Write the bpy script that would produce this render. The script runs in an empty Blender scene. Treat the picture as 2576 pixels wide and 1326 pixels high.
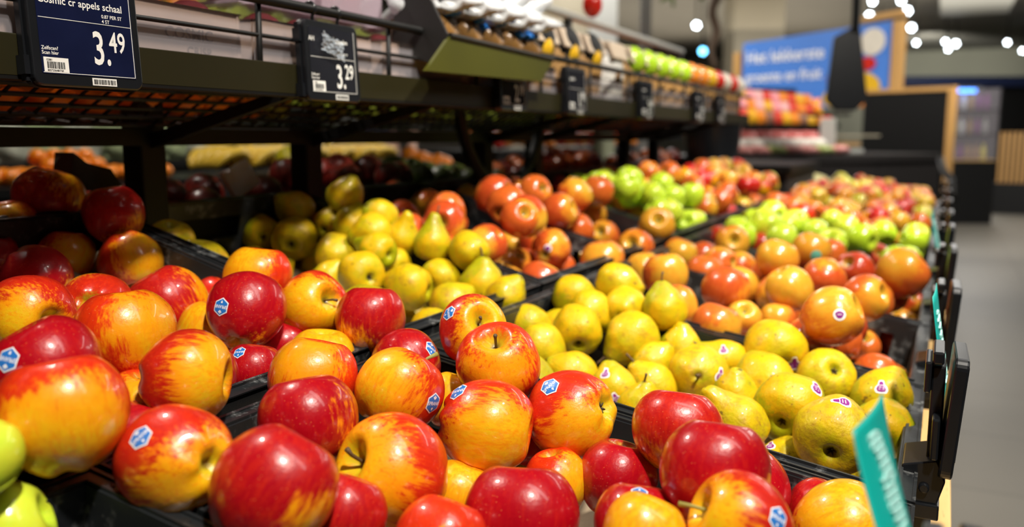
import bpy, bmesh, math, random
from mathutils import Vector, Matrix, noise
from mathutils.bvhtree import BVHTree
random.seed(7)
SC = bpy.context.scene
COL = SC.collection
# ---------------------------------------------------------------- camera, world, light
F_PX = 2200.0; CX = 1288.0; CY = 663.0
PITCH = math.radians(8.23); YAW = math.radians(26.16)
CAM = Vector((0.0, 0.0, 1.10))
cam_d = bpy.data.cameras.new('camera'); cam = bpy.data.objects.new('camera', cam_d); COL.objects.link(cam)
cam.location = CAM; cam.rotation_euler = (math.pi/2 - PITCH, 0, YAW)
cam_d.sensor_width = 36.0; cam_d.lens = 36.0 * F_PX / 2576.0
cam_d.clip_start = 0.02; cam_d.clip_end = 100
cam_d.dof.use_dof = True; cam_d.dof.focus_distance = 0.79; cam_d.dof.aperture_fstop = 3.3
cam_d.dof.aperture_blades = 6; cam_d.dof.aperture_rotation = 0.3
SC.camera = cam
w = bpy.data.worlds.new('world'); SC.world = w; w.use_nodes = True
w.node_tree.nodes['Background'].inputs[0].default_value = (0.9, 0.95, 1.0, 1)
w.node_tree.nodes['Background'].inputs[1].default_value = 0.05
SC.view_settings.view_transform = 'Standard'; SC.view_settings.look = 'None'
SC.view_settings.exposure = 0.22; SC.view_settings.gamma = 1.0; SC.view_settings.use_curve_mapping = False

def spot(name, loc, target, energy, size=70, blend=0.6, radius=0.07, color=(1, 0.95, 0.86)):
    l = bpy.data.lights.new(name, 'SPOT'); l.energy = energy; l.spot_size = math.radians(size); l.spot_blend = blend
    l.shadow_soft_size = radius; l.color = color
    o = bpy.data.objects.new(name, l); COL.objects.link(o); o.location = loc
    o.rotation_euler = (Vector(target) - Vector(loc)).to_track_quat('-Z', 'Y').to_euler()
    return o
WARM = (1, 0.93, 0.82)
def area(name, loc, target, energy, sx, sy, color=(1, 0.97, 0.92)):
    l = bpy.data.lights.new(name, 'AREA'); l.energy = energy; l.shape = 'RECTANGLE'; l.size = sx; l.size_y = sy; l.color = color
    o = bpy.data.objects.new(name, l); COL.objects.link(o); o.location = loc
    o.rotation_euler = (Vector(target) - Vector(loc)).to_track_quat('-Z', 'Y').to_euler()
    return o
# track spots above the aisle, aimed at the crates
TRACK = [(-0.15, 320), (1.25, 300), (2.7, 240), (4.3, 170)]
for ty, en in TRACK:
    spot('track_spot_light', (0.68, ty, 3.05), (-0.42, ty + 0.62, 0.85), en, 62, 0.75, 0.075, WARM)
# added area lights over the aisle, for broad sheen and soft fill
area('aisle_fill_light', (1.15, 0.7, 3.18), (0.9, 0.7, 0), 12, 0.35, 2.6)
area('aisle_fill_light', (1.15, 5.0, 3.18), (0.9, 5.0, 0), 22, 0.35, 3.0)
area('aisle_fill_light', (2.2, 11.0, 3.18), (2.2, 11.0, 0), 70, 1.2, 6.0)
# spots over the neighbouring aisle; area lights added to brighten the market hall
spot('far_spot_light', (-2.0, 2.3, 3.05), (-3.2, 2.3, 1.05), 130, 60, 0.6, 0.1)
spot('far_spot_light', (-2.0, 4.0, 3.05), (-3.0, 4.0, 1.0), 130, 60, 0.6, 0.1)
spot('far_spot_light', (-2.0, 0.9, 3.05), (-1.15, 0.9, 1.2), 110, 50, 0.6, 0.1, WARM)  # added spot, lights the loose fruit on the mesh shelf
spot('far_spot_light', (-2.0, 2.3, 3.05), (-1.15, 2.3, 1.2), 90, 50, 0.6, 0.1, WARM)  # second added spot for the mesh shelf fruit
spot('far_spot_light', (-1.9, 6.4, 3.05), (-2.6, 6.2, 1.0), 200, 75, 0.6, 0.1)
spot('far_spot_light', (-0.2, 5.6, 3.05), (-0.9, 7.4, 1.1), 260, 70, 0.6, 0.1)
spot('far_spot_light', (1.0, 7.4, 3.05), (0.2, 9.9, 1.6), 420, 70, 0.6, 0.1, (1, 0.97, 0.93))
area('hall_fill_light', (-3.2, 9.0, 3.18), (-3.2, 9.0, 0), 130, 1.0, 5.0)
area('hall_fill_light', (0.3, 15.0, 3.18), (0.3, 15.0, 0), 90, 1.0, 5.0)
area('hall_ceiling_fill', (1.5, 12.0, 2.5), (1.5, 12.0, 4), 190, 5, 9, (1, 0.93, 0.8))  # added upward area lights without a fixture, lifting the dark ceiling
area('hall_ceiling_fill', (-4.0, 17.0, 2.4), (-4.0, 17.0, 4), 170, 5, 7, (1, 0.9, 0.72))
area('hall_ceiling_fill', (-3.5, 9.0, 2.6), (-3.5, 9.0, 4), 70, 4, 8, (1, 0.9, 0.75))
spot('wall_wash_light', (-0.5, 21.0, 2.9), (-0.6, 25.9, 2.6), 900, 80, 0.8, 0.2, (1, 1, 0.9))

# ---------------------------------------------------------------- helpers
RGT = Vector((math.cos(YAW), math.sin(YAW), 0))
FWD = Vector((-math.sin(YAW)*math.cos(PITCH), math.cos(YAW)*math.cos(PITCH), -math.sin(PITCH)))
UPV = RGT.cross(FWD).normalized()
def at(px, py, z):
    """world point seen at photo pixel (px, py) at depth z"""
    return CAM + z*(FWD + RGT*((px-CX)/F_PX) - UPV*((py-CY)/F_PX))
def atX(px, py, X):
    d = at(px, py, 1.0) - CAM
    return CAM + d*((X-CAM.x)/d.x)
def project(p):
    v = p - CAM; z = v.dot(FWD)
    return CX + F_PX*v.dot(RGT)/z, CY - F_PX*v.dot(UPV)/z, z
def tag(o, label=None, cat=None, group=None, kind=None):
    if label: o['label'] = label
    if cat: o['category'] = cat
    if group: o['group'] = group
    if kind: o['kind'] = kind
    return o
def empty(name, loc=(0, 0, 0), rz=0):
    o = bpy.data.objects.new(name, None); COL.objects.link(o); o.location = loc; o.rotation_euler = (0, 0, rz)
    o.empty_display_size = 0.05
    return o
class MB:
    def __init__(s): s.v = []; s.f = []
    def add(s, vs, fs):
        b = len(s.v); s.v += [Vector(v) for v in vs]; s.f += [tuple(i+b for i in f) for f in fs]; return s
    def box(s, x0, x1, y0, y1, z0, z1, M=None):
        vs = [Vector(p) for p in ((x0,y0,z0),(x1,y0,z0),(x1,y1,z0),(x0,y1,z0),(x0,y0,z1),(x1,y0,z1),(x1,y1,z1),(x0,y1,z1))]
        if M: vs = [M @ v for v in vs]
        return s.add(vs, [(0,3,2,1),(4,5,6,7),(0,1,5,4),(1,2,6,5),(2,3,7,6),(3,0,4,7)])
    def tube(s, pts, r, n=10, cap=True):
        pts = [Vector(p) for p in pts]; rs = r if isinstance(r, (list, tuple)) else [r]*len(pts)
        vs = []; prev = None
        for i, p in enumerate(pts):
            t = (pts[min(i+1, len(pts)-1)] - pts[max(i-1, 0)]).normalized()
            if prev is None:
                a = Vector((0,0,1)) if abs(t.z) < 0.9 else Vector((1,0,0))
                u = t.cross(a).normalized()
            else: u = (prev - t*prev.dot(t)).normalized()
            prev = u; q = t.cross(u)
            for k in range(n):
                an = 2*math.pi*k/n; vs.append(p + (u*math.cos(an) + q*math.sin(an))*rs[i])
        fs = [(i*n+k, i*n+(k+1) % n, (i+1)*n+(k+1) % n, (i+1)*n+k) for i in range(len(pts)-1) for k in range(n)]
        if cap: fs += [tuple(range(n))[::-1], tuple((len(pts)-1)*n+k for k in range(n))]
        return s.add(vs, fs)
    def prism(s, poly, ax, a0, a1, M=None):
        """poly: 2D outline; ax: 'x','y','z' extrusion axis"""
        n = len(poly)
        def m(u, v, a): return Vector((a,u,v)) if ax == 'x' else Vector((u,a,v)) if ax == 'y' else Vector((u,v,a))
        vs = [m(u,v,a0) for u,v in poly] + [m(u,v,a1) for u,v in poly]
        if M: vs = [M @ v for v in vs]
        return s.add(vs, [tuple(range(n))[::-1], tuple(range(n, 2*n))] + [(i,(i+1)%n,n+(i+1)%n,n+i) for i in range(n)])
    def ellipsoid(s, c, rx, ry, rz, nu=20, nv=12, bump=0, M=None, pw=1.0):
        c = Vector(c); vs = []
        for j in range(nv+1):
            th = math.pi*j/nv
            for i in range(nu):
                ph = 2*math.pi*i/nu
                sg = lambda a: math.copysign(abs(a)**pw, a)
                p = Vector((sg(math.sin(th))*sg(math.cos(ph)), sg(math.sin(th))*sg(math.sin(ph)), sg(math.cos(th))))
                if bump: p *= 1 + bump*noise.noise(p*2.3 + c*9)
                p = Vector((p.x*rx, p.y*ry, p.z*rz))
                if M: p = M @ p
                vs.append(c + p)
        fs = [(j*nu+i, (j+1)*nu+i, (j+1)*nu+(i+1)%nu, j*nu+(i+1)%nu) for j in range(nv) for i in range(nu)]
        return s.add(vs, fs)
    def mesh(s, name, mat=None, smooth=False, bevel=0):
        me = bpy.data.meshes.new(name); me.from_pydata([tuple(v) for v in s.v], [], s.f); 
        bm = bmesh.new(); bm.from_mesh(me)
        bmesh.ops.remove_doubles(bm, verts=bm.verts, dist=1e-6)
        bmesh.ops.recalc_face_normals(bm, faces=bm.faces)
        bm.to_mesh(me); bm.free()
        if smooth:
            for p in me.polygons: p.use_smooth = True
        if mat: me.materials.append(mat)
        return me
    def build(s, name, mat, parent=None, smooth=False, bevel=0, loc=None):
        o = bpy.data.objects.new(name, s.mesh(name, mat, smooth)); COL.objects.link(o)
        if parent: o.parent = parent
        if loc is not None: o.location = loc
        if bevel:
            b = o.modifiers.new('bevel', 'BEVEL'); b.width = bevel; b.segments = 2; b.limit_method = 'ANGLE'
        return o
def rrect(w, h, r, n=5):
    pts = []
    for cx, cy, a0 in ((w/2-r, h/2-r, 0), (-w/2+r, h/2-r, 90), (-w/2+r, -h/2+r, 180), (w/2-r, -h/2+r, 270)):
        for k in range(n+1):
            a = math.radians(a0 + 90*k/n); pts.append((cx + r*math.cos(a), cy + r*math.sin(a)))
    return pts
_tc = {}
def text2d(s, size, align='LEFT', sx=1.0):
    """lettering as flat triangles (x, y)"""
    key = (s, size, align, sx)
    if key in _tc: return _tc[key]
    c = bpy.data.curves.new('lettering', 'FONT'); c.body = s; c.size = size; c.align_x = align; c.resolution_u = 3
    c.offset = size*0.012
    o = bpy.data.objects.new('lettering', c); COL.objects.link(o)
    dg = bpy.context.evaluated_depsgraph_get()
    me = bpy.data.meshes.new_from_object(o.evaluated_get(dg))
    vs = [(v.co.x*sx, v.co.y) for v in me.vertices]; fs = [tuple(p.vertices) for p in me.polygons]
    bpy.data.objects.remove(o); bpy.data.curves.remove(c); bpy.data.meshes.remove(me)
    _tc[key] = (vs, fs); return _tc[key]
def flat(mb, t2d, M, ox, oy, oz):
    vs, fs = t2d; mb.add([M @ Vector((ox+x, oy+y, oz)) for x, y in vs], fs)

# ---------------------------------------------------------------- materials
class NT:
    def __init__(s, name):
        s.m = bpy.data.materials.new(name); s.m.use_nodes = True; s.t = s.m.node_tree; s.n = s.t.nodes; s.p = s.n['Principled BSDF']
    def N(s, typ, **kw):
        n = s.n.new(typ)
        for k, v in kw.items():
            if k.startswith('i_'):
                k2 = k[2:]; k2 = int(k2) if k2.isdigit() else k2.replace('_', ' ')
                s.set(n.inputs[k2], v)
            else: setattr(n, k, v)
        return n
    def set(s, inp, v):
        if isinstance(v, bpy.types.NodeSocket): s.t.links.new(v, inp)
        else: inp.default_value = v
    def math(s, op, a, b=0.0, clamp=False):
        n = s.n.new('ShaderNodeMath'); n.operation = op; n.use_clamp = clamp; s.set(n.inputs[0], a); s.set(n.inputs[1], b); return n.outputs[0]
    def mix(s, f, a, b):
        n = s.n.new('ShaderNodeMix'); n.data_type = 'RGBA'; s.set(n.inputs[0], f); s.set(n.inputs[6], a); s.set(n.inputs[7], b); return n.outputs[2]
    def step(s, x, lo, hi):
        n = s.n.new('ShaderNodeMapRange'); n.interpolation_type = 'SMOOTHSTEP'; s.set(n.inputs[0], x); s.set(n.inputs[1], lo); s.set(n.inputs[2], hi); return n.outputs[0]
    def noise(s, vec, scale, detail=3, rough=0.55):
        n = s.n.new('ShaderNodeTexNoise'); s.set(n.inputs['Scale'], scale); n.inputs['Detail'].default_value = detail
        n.inputs['Roughness'].default_value = rough; s.set(n.inputs['Vector'], vec); return n.outputs[0]
    def P(s, **kw):
        for k, v in kw.items(): s.set(s.p.inputs[k.replace('_', ' ')], v)
        return s
def c4(c): return (c[0], c[1], c[2], 1)
def simple(name, col, rough=0.5, var=0.12, scale=20, metal=0.0, bump=0.0, **kw):
    t = NT(name); tc = t.N('ShaderNodeTexCoord').outputs['Object']
    nz = t.noise(tc, scale, 4)
    c = t.mix(nz, c4([x*(1-var) for x in col]), c4([min(1, x*(1+var)) for x in col]))
    t.P(Base_Color=c, Roughness=rough, Metallic=metal)
    if bump:
        b = t.N('ShaderNodeBump', i_Strength=bump, i_Distance=0.002, i_Height=nz); t.P(Normal=b.outputs[0])
    for k, v in kw.items(): t.P(**{k: v})
    return t.m
def emit(name, col, st):
    t = NT(name); t.P(Base_Color=(0, 0, 0, 1), Emission_Color=c4(col), Emission_Strength=st); return t.m

def fruit_mat(name, red, red2, yel, grn, rough=0.2, speck=0.6, streak=0.4, coat=0.5, russet=0.0):
    """skin: custom properties blush (direction of the pale side), cover, tone on each fruit"""
    t = NT(name)
    tc = t.N('ShaderNodeTexCoord').outputs['Object']
    nrm = t.N('ShaderNodeVectorMath', operation='NORMALIZE'); t.set(nrm.inputs[0], tc); n = nrm.outputs[0]
    oi = t.N('ShaderNodeObjectInfo').outputs['Random']
    off = t.N('ShaderNodeVectorMath', operation='SCALE'); off.inputs[0].default_value = (37, 91, 53); t.set(off.inputs['Scale'], oi)
    sh = t.N('ShaderNodeVectorMath', operation='ADD'); t.set(sh.inputs[0], n); t.set(sh.inputs[1], off.outputs[0]); ns = sh.outputs[0]
    A = lambda a: t.N('ShaderNodeAttribute', attribute_type='OBJECT', attribute_name=a)
    bl = A('blush').outputs['Vector']; cov = A('cover').outputs['Fac']; tone = A('tone').outputs['Fac']
    dt = t.N('ShaderNodeVectorMath', operation='DOT_PRODUCT'); t.set(dt.inputs[0], n); t.set(dt.inputs[1], bl); d = dt.outputs['Value']
    st = t.N('ShaderNodeVectorMath', operation='MULTIPLY'); t.set(st.inputs[0], ns); st.inputs[1].default_value = (7, 7, 1.3)
    s1 = t.math('SUBTRACT', t.noise(st.outputs[0], 1.6, 5, 0.65), 0.5)
    s2 = t.math('SUBTRACT', t.noise(ns, 1.7, 2, 0.5), 0.5)
    v = t.math('ADD', d, t.math('ADD', t.math('MULTIPLY', s1, streak*3.0), t.math('MULTIPLY', s2, 0.9)))
    thr = t.math('SUBTRACT', 1.28, t.math('MULTIPLY', cov, 1.75))
    m = t.step(v, t.math('SUBTRACT', thr, 0.45), t.math('ADD', thr, 0.55))
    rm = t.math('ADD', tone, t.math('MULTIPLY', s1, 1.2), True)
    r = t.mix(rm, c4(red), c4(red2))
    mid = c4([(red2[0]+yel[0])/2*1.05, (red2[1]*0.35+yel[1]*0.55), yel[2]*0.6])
    yy = t.mix(t.math('ADD', t.math('MULTIPLY', s2, 1.6), 0.40 if russet else 0.10, True), c4(yel), c4(grn))
    if not russet: yy = t.mix(t.math('MULTIPLY', t.step(t.math('ADD', t.math('MULTIPLY', s1, 2.2), t.math('MULTIPLY', tone, 0.5)), 0.05, 0.75), 0.8), yy, mid)
    lo = t.mix(t.step(m, 0.0, 0.55), r, mid)
    c = t.mix(t.step(m, 0.35, 1.0), lo, yy)
    # stem end and blossom end turn green brown
    sep = t.N('ShaderNodeSeparateXYZ'); t.set(sep.inputs[0], tc)
    rho = t.math('SQRT', t.math('ADD', t.math('POWER', sep.outputs[0], 2), t.math('POWER', sep.outputs[1], 2)))
    cav = t.math('SUBTRACT', 1.0, t.step(t.math('ADD', rho, t.math('MULTIPLY', s1, 0.5)), 0.10, 0.42), True)
    c = t.mix(t.math('MULTIPLY', cav, 0.75), c, c4(grn))
    core = t.math('SUBTRACT', 1.0, t.step(rho, 0.05, 0.16), True)
    c = t.mix(t.math('MULTIPLY', core, 0.8), c, (0.10, 0.055, 0.015, 1))
    vo = t.N('ShaderNodeTexVoronoi', feature='F1'); vo.inputs['Scale'].default_value = 9 if russet else 13; t.set(vo.inputs['Vector'], ns)
    sp = t.math('SUBTRACT', 1.0, t.step(vo.outputs['Distance'], 0.05, 0.14), True)
    c = t.mix(t.math('MULTIPLY', sp, speck*0.95), c, c4([min(1, yel[0]*1.05), yel[1]*0.75, yel[2]+0.1] if not russet else (0.22, 0.11, 0.02)))
    if russet:
        rn = t.noise(ns, 2.6, 8, 0.75)
        ru = t.step(rn, t.math('SUBTRACT', 0.62, t.math('MULTIPLY', cov, 0.30)), 0.74)
        c = t.mix(t.math('MULTIPLY', ru, russet), c, (0.33, 0.15, 0.02, 1))
        bn = t.step(t.noise(ns, 3.6, 3), 0.66, 0.72)
        c = t.mix(t.math('MULTIPLY', bn, 0.75), c, (0.10, 0.05, 0.012, 1))
    bp = t.N('ShaderNodeBump', i_Strength=0.12 if russet else 0.05, i_Distance=0.02); t.set(bp.inputs['Height'], t.noise(ns, 9, 4))
    t.P(Base_Color=c, Roughness=rough, Coat_Weight=coat, Coat_Roughness=0.07, Normal=bp.outputs[0], Specular_IOR_Level=0.28 if russet else 0.4)
    return t.m
M = {}
M['red_apple'] = fruit_mat('red_apple_skin', (0.38, 0.001, 0.008), (0.72, 0.035, 0.004), (0.90, 0.47, 0.006), (0.56, 0.50, 0.012), 0.32, 0.6, 0.5, 0.6)
M['russet_apple'] = fruit_mat('orange_apple_skin', (0.40, 0.024, 0.010), (0.62, 0.13, 0.018), (0.68, 0.36, 0.028), (0.44, 0.36, 0.03), 0.26, 0.35, 0.3, 0.5)
M['green_apple'] = fruit_mat('green_apple_skin', (0.50, 0.70, 0.025), (0.58, 0.76, 0.05), (0.66, 0.80, 0.06), (0.42, 0.62, 0.02), 0.2, 0.4, 0.2, 0.6)
M['pear'] = fruit_mat('pear_skin', (0.28, 0.31, 0.003), (0.52, 0.35, 0.004), (0.66, 0.42, 0.004), (0.36, 0.36, 0.004), 0.40, 0.6, 0.25, 0.12, russet=0.8)
M['stem'] = simple('stem_brown', (0.10, 0.055, 0.018), 0.7, 0.5, 40)
M['stem_green'] = simple('stem_green', (0.28, 0.25, 0.05), 0.6, 0.4, 40)
M['calyx'] = simple('calyx_brown', (0.055, 0.035, 0.015), 0.8, 0.4, 40)
M['white'] = simple('sticker_white', (0.85, 0.86, 0.88), 0.35, 0.03)
M['blue'] = simple('sticker_blue', (0.02, 0.17, 0.55), 0.3, 0.1)
M['purple'] = simple('sticker_purple', (0.22, 0.012, 0.20), 0.35, 0.1)
M['teal_dot'] = simple('sticker_green', (0.15, 0.5, 0.36), 0.35, 0.1)
def crate_mat():
    t = NT('crate_plastic'); tc = t.N('ShaderNodeTexCoord').outputs['Object']
    a = t.noise(tc, 60, 6, 0.7); b = t.noise(tc, 9, 4)
    sc = t.step(t.math('MULTIPLY', a, b), 0.27, 0.38)
    c = t.mix(sc, (0.014, 0.016, 0.018, 1), (0.13, 0.135, 0.135, 1))
    bp = t.N('ShaderNodeBump', i_Strength=0.3, i_Distance=0.001); t.set(bp.inputs['Height'], a)
    t.P(Base_Color=c, Roughness=t.math('ADD', 0.33, t.math('MULTIPLY', sc, 0.3)), Normal=bp.outputs[0]); return t.m
M['crate'] = crate_mat()
M['black'] = simple('black_metal', (0.004, 0.004, 0.004), 0.5, 0.3, Specular_IOR_Level=0.3)
M['black_plastic'] = simple('black_plastic', (0.008, 0.009, 0.011), 0.28, 0.3)
M['dark_panel'] = simple('dark_brown_panel', (0.018, 0.015, 0.015), 0.6, 0.15)
M['olive'] = simple('olive_brown_lip', (0.050, 0.050, 0.002), 0.5, 0.25, 6, Specular_IOR_Level=0.3)
M['lip'] = simple('dark_brown_lip', (0.015, 0.013, 0.003), 0.5, 0.2, 6, Specular_IOR_Level=0.3)
M['bracket'] = simple('charcoal_bracket', (0.012, 0.0115, 0.011), 0.5, 0.15)
def wood_mat(name, a, b, sy=1):
    t = NT(name); tc = t.N('ShaderNodeTexCoord').outputs['Object']
    mp = t.N('ShaderNodeMapping'); mp.inputs['Scale'].default_value = (30, 2.2, 30) if sy else (30, 30, 2.2); t.set(mp.inputs[0], tc)
    n1 = t.noise(mp.outputs[0], 3, 6, 0.6); fl = t.step(t.noise(mp.outputs[0], 9, 3), 0.6, 0.72)
    c = t.mix(n1, c4(a), c4(b)); c = t.mix(t.math('MULTIPLY', fl, 0.7), c, c4([x*0.35 for x in a]))
    t.P(Base_Color=c, Roughness=0.55); return t.m
M['wood'] = wood_mat('oak_plank', (0.50, 0.30, 0.10), (0.72, 0.48, 0.20))
M['wood_v'] = wood_mat('oak_post', (0.42, 0.22, 0.06), (0.58, 0.32, 0.10), 0)
M['kraft'] = simple('kraft_card', (0.42, 0.24, 0.09), 0.75, 0.2, 30)
M['pulp'] = simple('pulp_tray_card', (0.36, 0.28, 0.19), 0.85, 0.25, 25, bump=0.5)
M['cream'] = simple('cream_paint', (0.42, 0.37, 0.27), 0.7, 0.06, 3)
M['greywhite'] = simple('grey_white_paint', (0.45, 0.45, 0.42), 0.6, 0.06, 3)
M['tag_teal'] = simple('teal_card', (0.0, 0.34, 0.30), 0.45, 0.06, 10)
M['tag_teal_white'] = simple('teal_card_script', (0.35, 0.66, 0.62), 0.5, 0.05)
M['screen_blue'] = simple('navy_screen', (0.007, 0.010, 0.036), 0.12, 0.3, 30)
M['screen_grey'] = simple('charcoal_screen', (0.016, 0.017, 0.022), 0.12, 0.2, 30)
M['ink_white'] = simple('screen_white', (0.80, 0.80, 0.76), 0.4, 0.05)
M['ink_black'] = simple('print_black', (0.01, 0.01, 0.01), 0.5, 0.05)
M['ink_dark'] = simple('faded_print', (0.10, 0.07, 0.06), 0.6, 0.1)

# ---------------------------------------------------------------- setting
def S(o): o['kind'] = 'structure'; return o
def floor_mat():
    t = NT('floor_tiles'); g = t.N('ShaderNodeNewGeometry').outputs['Position']
    br = t.N('ShaderNodeTexBrick'); br.offset = 0.0; t.set(br.inputs['Vector'], g)
    br.inputs['Color1'].default_value = (0.145, 0.132, 0.108, 1); br.inputs['Color2'].default_value = (0.16, 0.146, 0.12, 1)
    br.inputs['Mortar'].default_value = (0.10, 0.09, 0.073, 1); br.inputs['Scale'].default_value = 1
    br.inputs['Mortar Size'].default_value = 0.006; br.inputs['Brick Width'].default_value = 0.6; br.inputs['Row Height'].default_value = 0.6
    c = t.mix(t.math('MULTIPLY', t.noise(g, 3, 5), 0.35), br.outputs[0], (0.11, 0.10, 0.083, 1))
    t.P(Base_Color=c, Roughness=0.42); return t.m
S(MB().box(-9, 7, -3, 27, -0.1, 0).build('floor', floor_mat()))
S(MB().box(-9, 7, -3, 27, 3.35, 3.45).build('ceiling', simple('ceiling_paint', (0.115, 0.105, 0.088), 0.8, 0.2, 1.2)))
S(MB().box(-9.1, 7.1, 26, 26.1, 0, 3.35).build('wall_back', simple('back_wall_paint', (0.16, 0.155, 0.12), 0.8, 0.1, 1)))
S(MB().box(7, 7.1, -3, 26, 0, 3.35).build('wall_right', simple('right_wall_paint', (0.10, 0.10, 0.10), 0.8, 0.1, 1)))
S(MB().box(-9.1, -9, -3, 26, 0, 3.35).build('wall_left', simple('left_wall_paint', (0.12, 0.11, 0.10), 0.8, 0.1, 1)))
S(MB().box(-9, 7, -3.1, -3, 0, 3.35).build('wall_front', simple('front_wall_paint', (0.12, 0.11, 0.10), 0.8, 0.1, 1)))
# ---------------------------------------------------------------- crates
RR = dict(xb=-0.525, zb=0.870, xf=-0.004, zf=0.784)     # aisle row (back rim, front rim)
LR = dict(xb=-1.015, zb=1.005, xf=-0.538, zf=0.877)     # upper row
for r in (RR, LR):
    r['len'] = math.hypot(r['xf']-r['xb'], r['zb']-r['zf']); r['th'] = math.atan2(r['zb']-r['zf'], r['xf']-r['xb'])
def crate_frame(row, i):
    return Matrix.Translation((row['xb'], 0.4*i, row['zb'])) @ Matrix.Rotation(row['th'], 4, 'Y')
def rim_h(row, X):
    return row['zf'] + (row['zb']-row['zf'])*(row['xf']-X)/(row['xf']-row['xb'])
def crate_mesh(L, W=0.394, H=0.145):
    mb = MB(); a = 0.016; t = 0.004
    x0, x1, y0, y1 = a, L-a, a, W-a
    mb.box(x0, x1, y0, y1, -H, -H+0.005)                                   # bottom
    def wall_y(y, sgn):                                                    # long walls, openings near both ends
        for (u0, u1, z0, z1) in ((x0, x1, -H, -0.062), (x0, x1, -0.022, 0), (x0, x0+0.035, -0.062, -0.022), (x1-0.035, x1, -0.062, -0.022),
                                 (x0+0.085, x1-0.085, -0.062, -0.022), (x0+0.056, x0+0.066, -0.062, -0.022), (x1-0.066, x1-0.056, -0.062, -0.022)):
            mb.box(u0, u1, y-t/2, y+t/2, z0, z1)
        for k in range(7):
            u = x0+0.02+(x1-x0-0.04)*k/6; mb.box(u-0.003, u+0.003, y-t*1.6 if sgn < 0 else y, y if sgn < 0 else y+t*1.6, -H, -0.066)
        mb.box(x0, x1, y-t*1.4, y+t*1.4, -0.070, -0.063)
    wall_y(y0, -1); wall_y(y1, 1)
    for x in (x0, x1):
        for (v0, v1, z0, z1) in ((y0, y1, -H, -0.060), (y0, y1, -0.024, 0), (y0, y0+0.12, -0.060, -0.024), (y1-0.12, y1, -0.060, -0.024)):
            mb.box(x-t/2, x+t/2, v0, v1, z0, z1)
    # rim flange with a turned-down lip
    for (u0, u1, v0, v1) in ((0, L, 0, a), (0, L, W-a, W), (0, a, a, W-a), (L-a, L, a, W-a)):
        mb.box(u0, u1, v0, v1, -0.004, 0.0)
    for (u0, u1, v0, v1) in ((0, L, 0, 0.003), (0, L, W-0.003, W), (0, 0.003, 0, W), (L-0.003, L, 0, W)):
        mb.box(u0, u1, v0, v1, -0.019, 0.0015)
    for (u0, u1, v0, v1) in ((a-0.002, L-a+0.002, a-0.003, a), (a-0.002, L-a+0.002, W-a, W-a+0.003), (a-0.003, a, a, W-a), (L-a, L-a+0.003, a, W-a)):
        mb.box(u0, u1, v0, v1, 0, 0.0028)
    return mb
NC = 12; NL = 9
KINDN = {}
content = {}
for i in range(NC):
    content[('R', i)] = 'sprank' if i == 1 else 'pear' if i == 2 else 'green0' if i == 0 else 'orange' if i in (3, 4) else 'lime' if i == 5 else 'mixed'
    content[('L', i)] = 'sprank' if i in (0, 1) else 'pear' if i == 2 else 'orange' if i in (3, 4) else 'lime' if i == 5 else 'mixed'
word = {'sprank': 'red and yellow apples', 'pear': 'yellow green pears', 'green0': 'green apples', 'orange': 'orange red apples', 'lime': 'lime green apples', 'mixed': 'mixed red and orange fruit'}
ordw = {0: 'nearest the camera', 1: 'in the foreground', 2: 'just beyond the foreground apples', 3: 'next beyond the pears', 4: 'second beyond the pears', 5: 'in the middle distance'}
cR = crate_mesh(RR['len']).mesh('crate', M['crate']); cL = crate_mesh(LR['len']).mesh('crate', M['crate'])
hole = MB().tube([(0, 0, 0.0001), (0, 0, 0.0007)], 0.0035, 12).mesh('rivet_hole', M['ink_black'])
for rn, row, me, hm in (('R', RR, cR, 0), ('L', LR, cL, 0)):
    for i in range(NC if rn == 'R' else NL):
        o = bpy.data.objects.new('crate', me); COL.objects.link(o)
        o.matrix_world = crate_frame(row, i) @ Matrix.Translation((0, 0.003, 0))
        where = 'lower row along the aisle' if rn == 'R' else 'upper row under the shelf'
        if i < 6: lab = 'black crate of %s, %s, %s' % (word[content[(rn, i)]], where.replace(' along the aisle', '').replace(' under the shelf', ''), ordw[i])
        else: lab = 'far black crate of mixed red and orange fruit, %s' % where
        tag(o, lab, 'crate', 'black produce crates' if i < 6 else 'far black produce crates, ' + where)
        if i < 2:
            for u in (0.03, 0.10, row['len']-0.10, row['len']-0.03):
                for v in (0.0085, 0.3855):
                    h = bpy.data.objects.new('rivet_hole', hole); COL.objects.link(h); h.parent = o; h.location = (u, v, 0)
# moulded pulp tray liners
def liner(row, i, x0, x1, y0, y1, h, lab, curl=0.0):
    nx, ny = 44, 34; mb = MB(); vs = []
    for a in range(nx+1):
        for b in range(ny+1):
            u = x0+(x1-x0)*a/nx; v = y0+(y1-y0)*b/ny
            z = h + 0.008*math.cos(u*2*math.pi/0.078)*math.cos(v*2*math.pi/0.078) + curl*max(0, (u-x0)/(x1-x0))**4*0 + 0.02*max(0, abs(2*b/ny-1)-0.85)/0.15
            vs.append((u, v, z))
    fs = [(a*(ny+1)+b, (a+1)*(ny+1)+b, (a+1)*(ny+1)+b+1, a*(ny+1)+b+1) for a in range(nx) for b in range(ny)]
    mb.add(vs, fs); o = mb.build('tray_liner', M['pulp'], smooth=True); o.matrix_world = crate_frame(row, i)
    s = o.modifiers.new('thick', 'SOLIDIFY'); s.thickness = 0.002
    tag(o, lab, 'tray liner'); return o
liner(RR, 1, 0.022, RR['len']-0.022, 0.025, 0.372, -0.095, 'tan moulded tray liner under the foreground red and yellow apples')
liner(LR, 1, 0.022, LR['len']-0.022, 0.025, 0.372, -0.060, 'tan moulded tray liner under the apples at the left edge')
liner(RR, 2, 0.022, RR['len']-0.022, 0.025, 0.372, -0.110, 'tan moulded tray liner under the near yellow pears by the aisle')
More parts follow.
